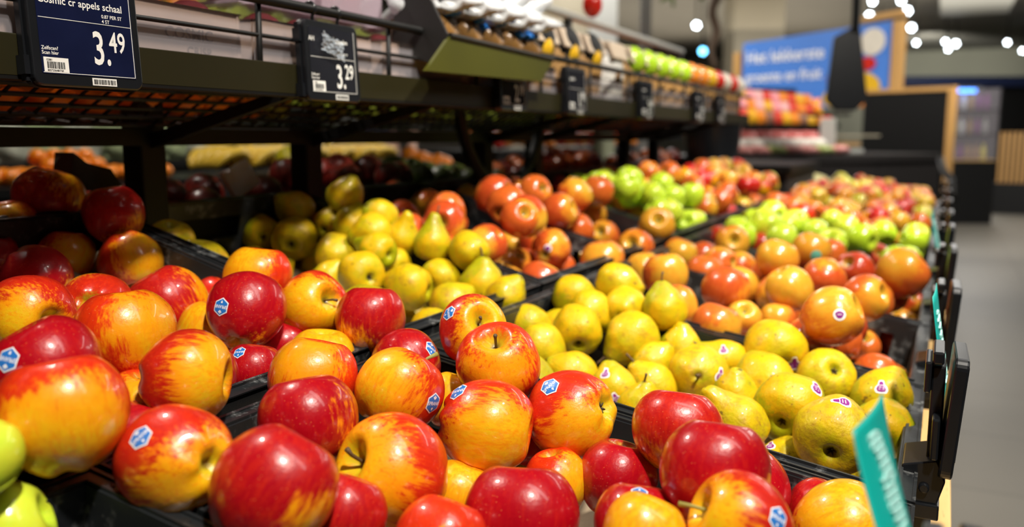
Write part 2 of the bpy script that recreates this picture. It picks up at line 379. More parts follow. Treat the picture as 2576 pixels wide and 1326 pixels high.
liner(RR, 3, 0.022, RR['len']-0.022, 0.025, 0.372, -0.105, 'tan moulded tray liner under the orange red apples beyond the pears')
liner(LR, 2, 0.022, LR['len']-0.022, 0.025, 0.372, -0.090, 'tan moulded tray liner under the pears below the upper shelf')

# ---------------------------------------------------------------- produce stand with its upper shelf
YE = 0.4*NC
stand = empty('produce_stand', (-0.55, 0, 0))
tag(stand, 'long black produce stand with sloping crate decks, oak edge and wire fenced upper shelf', 'produce stand')
inv = Matrix.Translation((0.55, 0, 0))
def part(mb, name, mat, **k):
    mb.v = [inv @ v for v in mb.v]; return mb.build(name, mat, stand, **k)
def deck(row, name):
    a = (row['xb'], row['zb']-0.155); b = (row['xf'], row['zf']-0.155)
    return part(MB().prism([(a[0], a[1]), (b[0], b[1]), (b[0], b[1]-0.02), (a[0], a[1]-0.02)], 'y', -0.6, (YE if row is RR else 3.6)+0.03), name, M['black'])
deck(RR, 'deck'); deck(LR, 'deck')
p = part(MB().box(-0.012, 0.034, -0.8, YE+0.06, 0.575, 0.652), 'edge_plank', M['wood'], bevel=0.002); p['label'] = 'oak edge plank'
part(MB().box(-0.03, -0.012, -0.8, YE+0.05, 0.03, 0.60), 'front_panel', M['black'])
part(MB().box(-0.53, -0.03, YE+0.05, YE+0.08, 0.03, 0.80), 'end_panel', M['dark_panel'])
part(MB().box(-1.075, -1.03, -0.6, 3.64, 0.86, 1.0), 'back_rail', M['black'])
part(MB().prism([(-1.075, 0.86), (-1.60, 0.78), (-1.60, 0.76), (-1.075, 0.84)], 'y', -0.6, 3.64), 'deck', M['black'])
part(MB().box(-1.62, -1.59, -0.6, 3.64, 0.03, 0.90), 'back_panel', M['black'])
SY0, SY1 = -0.3, 3.62
for y in (0.885, 1.235, 1.895, 2.195, 2.95, 3.3):
    part(MB().box(-1.03, -0.992, y-0.022, y+0.022, 0.80, 1.15), 'upright', M['black'], bevel=0.003)
    mb = MB(); mb.prism([(-0.99, 1.085), (-0.74, 1.150), (-0.74, 1.162), (-0.99, 1.105)], 'y', y-0.006, y+0.006); part(mb, 'shelf_bracket', M['black'])
part(MB().box(-1.03, -0.99, SY0, SY1, 1.088, 1.112), 'shelf_beam', M['black'])
part(MB().box(-0.724, -0.716, SY0, SY1, 1.151, 1.1875), 'shelf_lip', M['lip'], bevel=0.001)
part(MB().box(-0.745, -0.716, SY0, SY1, 1.149, 1.1525), 'lip_flange', M['black'])
mb = MB()
for k in range(int((SY1-SY0)/0.032)):
    y = SY0+0.032*k
    mb.tube([(-0.73, y, 1.168), (-0.89, y, 1.168), (-0.99, y, 1.118)], 0.0022, 5); mb.tube([(-1.03, y, 1.118), (-1.45, y, 1.168)], 0.0022, 5)
for (x, z) in [(-0.74-0.036*k, 1.165) for k in range(5)]+[(-0.905-0.021*k, 1.158-0.0105*k) for k in range(5)]+[(-1.04-0.04*k, 1.118+0.0048*k) for k in range(11)]:
    mb.tube([(x, SY0, z), (x, SY1, z)], 0.003, 5)
part(mb, 'mesh_shelf', M['black'])
for y in (0.6, 1.35, 2.1, 2.85):   # flat diagonal braces under the mesh
    mb = MB(); mb.prism([(-0.745, y+0.21), (-0.745, y+0.235), (-1.0, y+0.025), (-1.0, y)], 'z', 1.156, 1.162); part(mb, 'brace', M['bracket'])
part(MB().tube([(-0.716, SY0, 1.257), (-0.716, SY1, 1.257)], 0.0062, 12), 'rail', M['black'], smooth=True)
part(MB().tube([(-0.722, SY0, 1.217), (-0.722, SY1, 1.217)], 0.0026, 8), 'rail', M['black'], smooth=True)
for k in range(15):
    y = 0.805+0.265*(k-4)
    if SY0 < y < SY1: part(MB().tube([(-0.722, y, 1.257), (-0.722, y, 1.18), (-0.735, y, 1.168)], 0.0036, 8), 'fence_wire', M['black'], smooth=True)
def glass_mat(name, col, a=0.25):
    t = NT(name); t.P(Base_Color=c4(col), Roughness=0.08, Alpha=a, Specular_IOR_Level=0.8); return t.m
M['acrylic'] = glass_mat('clear_acrylic', (0.75, 0.7, 0.75), 0.13)
for k in range(13):
    y = 0.01+0.265*k
    part(MB().box(-0.731, -0.729, y, y+0.26, 1.189, 1.238), 'clear_guard', M['acrylic'])
# round black hoops between the decks
def hoop(c, r, a0, a1):
    pts = [(c[0], c[1]+r*math.cos(a), c[2]+r*math.sin(a)) for a in [math.radians(a0+(a1-a0)*k/24) for k in range(25)]]
    part(MB().tube(pts, 0.014, 10), 'hoop', M['black'], smooth=True)
hoop((-0.93, 1.85, 1.20), 0.215, 180, 360)

# ---------------------------------------------------------------- electronic shelf tags
def shelf_tag(y, label, price=None, cents=None, title=None, lines=(), screen='screen_grey', detail=True, X=-0.703, zc=1.0925+0.0, w_=0.108, h_=0.098, group=None, hooks=True):
    root = empty('price_tag', (X, y, zc+0.0)); tag(root, label, 'price tag', group)
    # local frame: x to the right on the face (+Y world), y up, z out of the face (+X world)
    R = Matrix(((0, 0, 1, 0), (1, 0, 0, 0), (0, 1, 0, 0), (0, 0, 0, 1))); Rt = R @ Matrix.Rotation(math.radians(-3), 4, 'X')
    MB().prism(rrect(w_, h_, 0.009), 'z', -0.011, 0.0, Rt).build('tag_case', M['black_plastic'], root, bevel=0.0015)
    fw = w_-0.010
    MB().prism(rrect(w_+0.002, h_+0.002, 0.010), 'z', -0.012, -0.006, Rt).build('frame', M['black_plastic'], root)
    sc = MB().prism(rrect(w_-0.016, h_-0.0185, 0.001), 'z', 0.0, 0.0004, Matrix(Rt) @ Matrix.Translation((0.0, 0.00125, 0))).build('screen', M[screen], root)
    yb = -h_/2+0.0105; yt = h_/2-0.008; x0 = -w_/2+0.009; x1 = w_/2-0.009; z = 0.0006
    mb = MB()
    bx = lambda a, b, c, d, zz=z: mb.box(a, b, c, d, zz-0.0002, zz+0.0001, Rt)
    bx(x0, x1, yb+0.0008, yb+0.0013); bx(x1-0.0005, x1, yb+0.0008, yt); bx(x0, x1, 0.0045, 0.005)
    if price:
        flat(mb, text2d(price, 0.042, 'LEFT', 0.66), Rt, 0.003, -0.0315, z)
        flat(mb, text2d(cents, 0.0262, 'LEFT', 0.70), Rt, 0.0215, -0.0195, z)
    if title: flat(mb, text2d(title, 0.0092, 'LEFT', 0.98), Rt, x0+0.0005, 0.0175, z)
    for (s, sz, ox, oy) in lines: flat(mb, text2d(s, sz, 'LEFT', 1.0), Rt, ox, oy, z)
    mb.build('lettering', M['ink_white'], sc)
    bx0 = x0+0.001; by0 = yb+0.0015
    mb = MB(); mb.box(bx0, bx0+0.024, by0, by0+0.0125, 0.0004, 0.0007, Rt); mb.build('barcode_patch', M['ink_white'], sc)
    mb = MB(); random.seed(int(y*100)); xx = bx0+0.003
    while xx < bx0+0.020:
        ww = random.choice((0.0003, 0.0005, 0.0008)); mb.box(xx, xx+ww, by0+0.003, by0+0.0088, 0.0007, 0.0009, Rt); xx += ww+random.choice((0.0003, 0.0005, 0.0007))
    if detail:
        flat(mb, text2d('02881', 0.0024), Rt, bx0+0.0025, by0+0.0095, 0.0009); flat(mb, text2d('8057206480760', 0.0024), Rt, bx0+0.0028, by0+0.0006, 0.0009)
    mb.build('barcode', M['ink_black'], sc)
    st = MB().box(0.0, 0.026, -h_/2+0.0025, -h_/2+0.0092, 0.0001, 0.0005, Rt).build('barcode_sticker', M['ink_white'], root)
    mb = MB(); xx = 0.0015
    while xx < 0.0245:
        ww = random.choice((0.0003, 0.0005, 0.0008)); mb.box(xx, xx+ww, -h_/2+0.0036, -h_/2+0.0080, 0.0005, 0.0007, Rt); xx += ww+random.choice((0.0003, 0.0005, 0.0007))
    mb.build('barcode', M['ink_black'], st)
    mb = MB()
    for yy in (-0.036, 0.030): mb.box(-w_/2-0.005, -w_/2+0.004, yy-0.008, yy+0.008, -0.014, -0.004, Rt)
    mb.box(-w_/2-0.003, -w_/2+0.003, -h_/2+0.004, h_/2-0.004, -0.0125, -0.006, Rt); mb.build('side_clip', M['black_plastic'], root)
    for xx in (-0.024, 0.026):
        q = []
        for k in range(15):
            a = math.radians(-60+250*k/14); q.append(Vector((-0.0165+0.0085*math.cos(a), xx, 1.257-zc+0.0085*math.sin(a))))
        q = [Vector((-0.013, xx, h_/2-0.004))] + q
        MB().tube(q, 0.0022, 8).build('hook', M['black_plastic'], root, smooth=True)
    return root
ZT = 1.1975
shelf_tag(0.560, 'navy screened price tag showing 3.49, hanging at the top left', '3.', '49', 'Cosmic cr appels schaal',
          (('0.87 PER ST', 0.0045, 0.016, 0.0105), ('4 ST', 0.0045, 0.016, 0.006), ('Zelfscan?', 0.0044, -0.048, -0.0225), ('Scan hier', 0.0044, -0.048, -0.0265)), 'screen_blue', zc=ZT, w_=0.114, h_=0.107)
t2 = shelf_tag(0.918, 'charcoal price tag showing 3.29, crumpled clear film stuck on its screen', '3.', '29', None,
          (('AH', 0.008, -0.047, 0.024), ('appelen', 0.008, 0.006, 0.024), ('Zelfscan?', 0.0042, -0.046, -0.018), ('Scan hier', 0.0042, -0.046, -0.0222), ('1.10 PER ST', 0.0036, 0.012, 0.010)), zc=ZT-0.004)
# crumpled film on the second tag
mb = MB(); vs = []; n = 12; random.seed(4)
for a in range(n+1):
    for b in range(n+1):
        vs.append((0.004+0.004*random.random(), -0.030+0.042*a/n+0.003*random.random(), 0.012+0.022*b/n-0.012*a/n+0.003*random.random()))
mb.add(vs, [(a*(n+1)+b, (a+1)*(n+1)+b, (a+1)*(n+1)+b+1, a*(n+1)+b+1) for a in range(n) for b in range(n)])
fl = glass_mat('crumpled_film', (0.8, 0.9, 1.0), 0.35); mb.build('film_scrap', fl, t2)
for (y, p_, c_, lab) in ((1.437, '2.', '19', 'small blurred price tag under the olive tray lip'), (1.743, '1.', '99', 'small blurred price tag right of the olive tray'),
               (2.23, '2.', '49', 'blurred price tag below the packed green apples'), (2.78, '2.', '29', 'distant blurred price tag over the black bin, left of its neighbour'),
               (3.08, '1.', '79', 'farthest blurred price tag on the shelf rail, over the black bin')):
    shelf_tag(y, lab, p_, c_, None, (('appelen', 0.009, -0.04, 0.022),), detail=True, zc=ZT-0.002)

# tags and teal cards on the aisle edge
def aisle_tag(y, lab, grp=None, X=0.022, dz=0.004):
    root = empty('aisle_price_tag', (X, y, 0.838+dz)); tag(root, lab, 'price tag', grp)
    R = Matrix(((0, 0, 1, 0), (1, 0, 0, 0), (0, 1, 0, 0), (0, 0, 0, 1))) @ Matrix.Rotation(math.radians(4), 4, 'X') @ Matrix.Rotation(math.radians(1), 4, 'Y')
    MB().prism(rrect(0.092, 0.116, 0.010), 'z', -0.006, 0.006, R).build('tag_case', M['black_plastic'], root, bevel=0.002)
    MB().prism(rrect(0.080, 0.092, 0.002), 'z', 0.006, 0.0066, R @ Matrix.Translation((0, 0.005, 0))).build('screen', M['screen_grey'], root)
    mb = MB(); mb.box(-0.020, -0.008, -0.022, 0.020, -0.055, 0.045); mb.box(-0.026, -0.020, -0.030, 0.028, 0.020, 0.050); mb.box(-0.020, -0.010, -0.030, 0.030, 0.048, 0.060)
    mb.box(-0.017, -0.010, -0.045, -0.022, -0.040, 0.0)
    mb.build('card_holder', M['black_plastic'], root, bevel=0.002)
    mb = MB(); mb.prism([(-0.045, -0.085), (-0.008, -0.085), (-0.002, -0.062), (-0.010, -0.042), (-0.040, -0.050)], 'y', -0.036, 0.030)
    mb.box(-0.045, -0.006, -0.040, 0.034, -0.100, -0.085); mb.box(-0.036, -0.012, -0.022, 0.020, -0.12, -0.10)
    mb.tube([(-0.02, -0.04, -0.07), (-0.02, 0.036, -0.07)], 0.005, 10)
    mb.build('clip', M['black_plastic'], root, bevel=0.0015)
aisle_tag(0.455, 'blurred black aisle tag behind the nearest teal card')
aisle_tag(0.915, 'black tag seen edge on beside the teal card at the pear crate')
aisle_tag(1.34, 'black tag seen edge on beside the orange red apples')
aisle_tag(1.80, 'blurred black tag seen edge on beyond the orange red apples', dz=0.005)
for y in (2.25, 2.7, 3.2, 3.8, 4.5): aisle_tag(y, 'distant blurred black tag on the crate edge beside the aisle', 'distant tags on the aisle edge')
def card(c4s, lab, bend=0.006, script=True):
    """c4s: far top, near top, near bottom, far bottom"""
    A, B, C_, D = [Vector(p) for p in c4s]; n = 14; nrm = (B-A).cross(D-A).normalized(); vs = []
    P = lambda u, v: (A*(1-u)+B*u)*(1-v) + (D*(1-u)+C_*u)*v + nrm*bend*(math.sin(math.pi*u) + 1.5*(1-v)**3)
    for a in range(n+1):
        for b in range(n+1): vs.append(P(a/n, b/n))
    o = MB().add(vs, [(a*(n+1)+b, (a+1)*(n+1)+b, (a+1)*(n+1)+b+1, a*(n+1)+b+1) for a in range(n) for b in range(n)]).build('teal_card', M['tag_teal'], smooth=True)
    s = o.modifiers.new('thick', 'SOLIDIFY'); s.thickness = 0.0006; s.offset = 0
    tag(o, lab, 'card')
    mb = MB(); random.seed(3)
    sg = 1 if nrm.dot(CAM-A) > 0 else -1
    for (v0, v1, u0, u1, ph) in ((0.14, 0.52, 0.62, 0.40, 0), (0.50, 0.86, 0.50, 0.42, 1)):
        pts = []
        for k in range(60):
            f = k/59; v = v0+(v1-v0)*f; u = u0+(u1-u0)*f + 0.13*math.sin(f*38+ph)*(1 if ph == 0 else 1.3); v += 0.02*math.cos(f*38+ph)
            pts.append(P(min(0.95, max(0.05, u)), v)+nrm*sg*0.0008)
        mb.tube(pts, (A-B).length*0.018, 5)
    mb.build('script_print', M['tag_teal_white'], o)
card((at(2206, 992, 0.50), at(2130, 1085, 0.445), at(2225, 1400, 0.42), at(2300, 1360, 0.48)), 'blurred teal card leaning in the bottom right corner, nearest the camera', 0.002)
card((at(2352, 712, 1.0), at(2342, 748, 0.93), at(2384, 1075, 0.90), at(2396, 1060, 0.97)), 'upright teal card clipped to the aisle edge beside the yellow pears', 0.001)
card((at(2345, 525, 2.0), at(2340, 545, 1.88), at(2362, 665, 1.85), at(2368, 650, 1.97)), 'distant teal card clipped to the aisle edge beside the lime green apples', 0.001)
# ---------------------------------------------------------------- fruit meshes (unit radius)
def apple_mesh(name, mat, seed, nu=56, nv=44, tall=0.98):
    rn = random.Random(seed); lob = [rn.uniform(0, 6.28) for _ in range(4)]; la = rn.uniform(0.010, 0.03); skew = rn.uniform(-0.05, 0.05)
    vs = []
    for j in range(nv+1):
        th = math.pi*(j/nv); th += 0.10*math.sin(2*th)*-1*0.5
        s = math.sin(th); c = math.cos(th)
        for i in range(nu):
            ph = 2*math.pi*i/nu
            r = s*(1+0.06*c)*(1 + la*math.cos(5*ph+lob[0])*(0.4+0.6*max(0, -c)) + 0.018*math.cos(2*ph+lob[1]) + 0.012*math.cos(3*ph+lob[2]))
            z = tall*c - (0.46*math.exp(-(s/0.27)**2) if c > 0 else 0) + (0.30*math.exp(-(s/0.24)**2) if c < 0 else 0)
            z += skew*r*math.cos(ph+lob[3])
            if c < 0: z -= 0.03*math.cos(5*ph+lob[0])*math.exp(-((s-0.45)/0.25)**2)
            p = Vector((r*math.cos(ph), r*math.sin(ph), z)); p *= 1+0.02*noise.noise(p*1.6+Vector((seed*3.1, 0, 0)))
            vs.append(p)
    mb = MB().add(vs, [(j*nu+i, (j+1)*nu+i, (j+1)*nu+(i+1) % nu, j*nu+(i+1) % nu) for j in range(nv) for i in range(nu)])
    return mb.mesh(name, mat, True)
PROF = [[(0, -0.70), (0.12, -0.74), (0.26, -0.86), (0.50, -0.87), (0.80, -0.66), (0.97, -0.28), (1.0, 0.08), (0.92, 0.42), (0.72, 0.74), (0.50, 0.98), (0.34, 1.16), (0.22, 1.27), (0.10, 1.31), (0, 1.27)],
        [(0, -0.66), (0.12, -0.72), (0.28, -0.86), (0.54, -0.86), (0.84, -0.62), (0.99, -0.2), (1.0, 0.12), (0.93, 0.42), (0.78, 0.68), (0.60, 0.87), (0.42, 1.00), (0.25, 1.06), (0.10, 1.04), (0, 0.96)],
        [(0, -0.76), (0.12, -0.80), (0.26, -0.92), (0.50, -0.92), (0.80, -0.70), (0.97, -0.30), (0.99, 0.05), (0.86, 0.42), (0.62, 0.80), (0.44, 1.12), (0.33, 1.38), (0.23, 1.54), (0.10, 1.60), (0, 1.58)]]
def pear_mesh(name, mat, k, seed, nu=48):
    pr = PROF[k]; pts = []
    for a in range(len(pr)-1):
        p0 = pr[max(a-1, 0)]; p1 = pr[a]; p2 = pr[a+1]; p3 = pr[min(a+2, len(pr)-1)]
        for q in range(4):
            t = q/4
            pts.append(tuple(0.5*((2*p1[d]) + (-p0[d]+p2[d])*t + (2*p0[d]-5*p1[d]+4*p2[d]-p3[d])*t*t + (-p0[d]+3*p1[d]-3*p2[d]+p3[d])*t**3) for d in (0, 1)))
    pts.append(pr[-1]); rn = random.Random(seed); bx, by = rn.uniform(-0.09, 0.09), rn.uniform(-0.09, 0.09); vs = []
    for (r, z) in pts:
        for i in range(nu):
            ph = 2*math.pi*i/nu
            zz = max(0, z); p = Vector((max(r, 0)*math.cos(ph)+bx*zz*zz, max(r, 0)*math.sin(ph)+by*zz*zz, z))
            p = p*(1+0.07*noise.noise(p*1.25+Vector((seed*5.3, 0, 0)))+0.018*noise.noise(p*3.5+Vector((seed, 0, 0)))); vs.append(p)
    n = len(pts)
    return MB().add(vs, [(j*nu+i, j*nu+(i+1) % nu, (j+1)*nu+(i+1) % nu, (j+1)*nu+i) for j in range(n-1) for i in range(nu)]).mesh(name, mat, True)
APM = {k: [apple_mesh('apple', M[m], s, tall=tl) for s, tl in ((1, 1.0), (2, 1.06), (3, 0.97))] for k, m in (('A', 'red_apple'), ('R', 'russet_apple'), ('G', 'green_apple'))}
PEM = [pear_mesh('pear', M['pear'], k, s) for k, s in ((0, 1), (1, 2), (2, 3))]
LOWA = {k: apple_mesh('apple', M[m], 5, 24, 18) for k, m in (('A', 'red_apple'), ('R', 'russet_apple'), ('G', 'green_apple'))}
BV = {}
def bvh(me):
    if me.name not in BV:
        bm = bmesh.new(); bm.from_mesh(me); BV[me.name] = BVHTree.FromBMesh(bm); bm.free()
    return BV[me.name]
stem_ap = MB().tube([(0, 0, 0.52), (0.02, 0.01, 0.7), (0.06, 0.02, 0.90), (0.13, 0.03, 1.04)], [0.035, 0.032, 0.034, 0.05], 8).mesh('stem', M['stem'], True)
stem_ap2 = MB().tube([(0, 0, 0.52), (0.02, 0.01, 0.7), (0.08, 0.04, 0.96), (0.20, 0.08, 1.18)], [0.04, 0.035, 0.038, 0.058], 8).mesh('stem', M['stem_green'], True)
def stem_pear(k):
    z = PROF[k][-1][1]-0.08
    return MB().tube([(0, 0, z), (0.02, 0, z+0.16), (0.05, 0.02, z+0.34), (0.11, 0.04, z+0.50)], [0.07, 0.045, 0.04, 0.06], 8).mesh('stem', M['stem'], True)
stem_pe = [stem_pear(k) for k in range(3)]
def calyx_mesh(z0):
    mb = MB()
    for k in range(5):
        a = 2*math.pi*k/5; d = Vector((math.cos(a), math.sin(a), 0)); q = Vector((-d.y, d.x, 0))
        mb.tube([Vector((0, 0, z0)) + d*0.03, Vector((0, 0, z0-0.07)) + d*0.07, Vector((0, 0, z0-0.10)) + d*0.13], [0.03, 0.024, 0.008], 5)
    return mb.mesh('calyx', M['calyx'], True)
cal_ap = calyx_mesh(-0.69); cal_pe = calyx_mesh(-0.68)

def view_frame(P):
    T = (CAM-P).normalized(); R_ = T.cross(UPV).normalized()*-1; R_ = UPV.cross(T).normalized(); U_ = T.cross(R_).normalized(); return R_, U_, T
def vdir(P, d):
    R_, U_, T = view_frame(P); return (R_*d[0]+U_*d[1]+T*d[2]).normalized()
FR = []   # all placed fruit: centre, radius
def link(me, parent, name=None):
    o = bpy.data.objects.new(name or me.name.split('.')[0], me); COL.objects.link(o); o.parent = parent; return o
def make_fruit(kind, P, r, axis, blush, cover, tone, spin=0.0, variant=0, stem=None, calyx=True):
    if kind == 'P': me = PEM[variant % 3]; nm = 'pear'
    else: me = APM[kind][variant % 3]; nm = 'apple'
    o = bpy.data.objects.new(nm, me); COL.objects.link(o)
    rot = axis.to_track_quat('Z', 'Y').to_matrix() @ Matrix.Rotation(spin, 3, 'Z')
    o.matrix_world = Matrix.Translation(P) @ rot.to_4x4() @ Matrix.Scale(r, 4)
    b = rot.transposed() @ blush
    o['blush'] = (b.x, b.y, b.z); o['cover'] = float(cover); o['tone'] = float(tone)
    if stem is not None: link(stem, o)
    if calyx: link(cal_pe if kind == 'P' else cal_ap, o)
    return o, rot, me
def grid_shape(poly, n=10):
    """dense fan of a convex-ish 2D outline so that it can follow the skin"""
    vs = [(0, 0)]; fs = []; m = []
    for i in range(len(poly)):
        a, b = poly[i], poly[(i+1) % len(poly)]
        for q in range(4): m.append((a[0]+(b[0]-a[0])*q/4, a[1]+(b[1]-a[1])*q/4))
    N_ = len(m)
    for k in range(1, n+1):
        for (x, y) in m: vs.append((x*k/n, y*k/n))
    for i in range(N_): fs.append((0, 1+i, 1+(i+1) % N_))
    for k in range(n-1):
        for i in range(N_): fs.append((1+k*N_+i, 1+(k+1)*N_+i, 1+(k+1)*N_+(i+1) % N_, 1+k*N_+(i+1) % N_))
    return vs, fs
HEX = lambda s: [(s*0.92*math.sin(math.radians(60*k)), s*math.cos(math.radians(60*k))) for k in range(6)]
PEARSH = [(0, 1.0), (0.28, 0.92), (0.36, 0.6), (0.42, 0.25), (0.72, -0.1), (0.82, -0.5), (0.62, -0.88), (0, -1.0), (-0.62, -0.88), (-0.82, -0.5), (-0.72, -0.1), (-0.42, 0.25), (-0.36, 0.6), (-0.28, 0.92)]
ROUND = [(math.sin(math.radians(20*k))*(1 + 0.0), math.cos(math.radians(20*k))) for k in range(18)]
def stick(o, rot, me, P, r, px, py, ang, style, size=0.2):
    """put a fruit sticker on the skin where the ray through the photo pixel meets the fruit"""
    ray = (at(px, py, 1)-CAM).normalized(); inv = o.matrix_world.inverted()
    o0 = inv @ CAM; d0 = (inv.to_3x3() @ ray).normalized(); tree = bvh(me)
    hit = tree.ray_cast(o0, d0)
    if hit[0] is None:
        cl = tree.find_nearest(inv @ (CAM + ray*((P-CAM).dot(ray)))); loc, nrm = cl[0], cl[1]
    else: loc, nrm = hit[0], hit[1]
    nrm = loc.normalized()*0.5+nrm*0.5; nrm.normalize()
    up = (inv.to_3x3() @ UPV).normalized(); rt = up.cross(nrm).normalized(); up = nrm.cross(rt).normalized()
    a = math.radians(ang); ex = rt*math.cos(a)+up*math.sin(a); ey = -rt*math.sin(a)+up*math.cos(a)
    def proj(v2, off):
        out = []
        for (x, y) in v2:
            q = loc + ex*x + ey*y + nrm*0.25; h = tree.ray_cast(q, -nrm)
            out.append((h[0] if h[0] is not None else loc+ex*x+ey*y) + nrm*off)
        return out
    def lay(shape, off, name, mat, par, oriented=True):
        vs, fs = shape; mb = MB().add(proj(vs, off), fs); ob = mb.build(name, mat, par, smooth=False)
        # lettering and prints lie flat on the skin, facing out
        if ob.data.polygons and sum((p.normal*p.area for p in ob.data.polygons), Vector()).dot(nrm) < 0: ob.data.flip_normals()
        return ob
    if style == 'hex':
        w_ = lay(grid_shape(HEX(size*1.12)), 0.010, 'sticker', M['white'], o); 
        b = lay(grid_shape(HEX(size*0.98)), 0.013, 'emblem', M['blue'], w_)
        tv, tf = text2d('SPRANK', size*0.56, 'CENTER', 0.80); v = [(x, y-size*0.2) for x, y in tv]; f = list(tf)
        # sprig above, little fruit below
        for (cx, cy, rx) in ((0, 0.52, 0.13), (-0.14, 0.62, 0.09), (0.14, 0.62, 0.09), (0, 0.74, 0.08), (0, -0.55, 0.12), (0.0, -0.70, 0.06)):
            b0 = len(v); v += [(size*(cx+rx*math.cos(k*0.785)), size*(cy+rx*math.sin(k*0.785))) for k in range(8)]; f.append(tuple(range(b0, b0+8)))
        lay((v, f), 0.016, 'lettering', M['white'], w_)
    elif style == 'pear':
        w_ = lay(grid_shape([(x*size, y*size) for x, y in PEARSH]), 0.010, 'sticker', M['white'], o)
        lay(grid_shape([(x*size*0.74, y*size*0.8-size*0.02) for x, y in PEARSH]), 0.014, 'emblem', M['purple'], w_)
        v = []; f = []
        for k, yy in enumerate((-0.45, -0.18, 0.1)):
            b0 = len(v); v += [(-0.3*size, yy*size), (0.3*size, yy*size), (0.3*size, (yy+0.07)*size), (-0.3*size, (yy+0.07)*size)]; f.append((b0, b0+1, b0+2, b0+3))
        lay((v, f), 0.017, 'print_lines', M['white'], w_)
    elif style == 'round':
        w_ = lay(grid_shape([(x*size, y*size) for x, y in ROUND]), 0.010, 'sticker', M['white'], o)
        lay(grid_shape([(x*size*0.7*(1.1-0.2*(y < 0)), y*size*0.66) for x, y in ROUND]), 0.014, 'emblem', M['purple'], w_)
        v = [(-0.35*size, 0), (0.35*size, 0), (0.35*size, 0.1*size), (-0.35*size, 0.1*size)]
        lay((v, [(0, 1, 2, 3)]), 0.017, 'print_lines', M['white'], w_)
    elif style == 'green':
        lay(grid_shape([(x*size, y*size) for x, y in ROUND]), 0.010, 'sticker', M['teal_dot'], o)

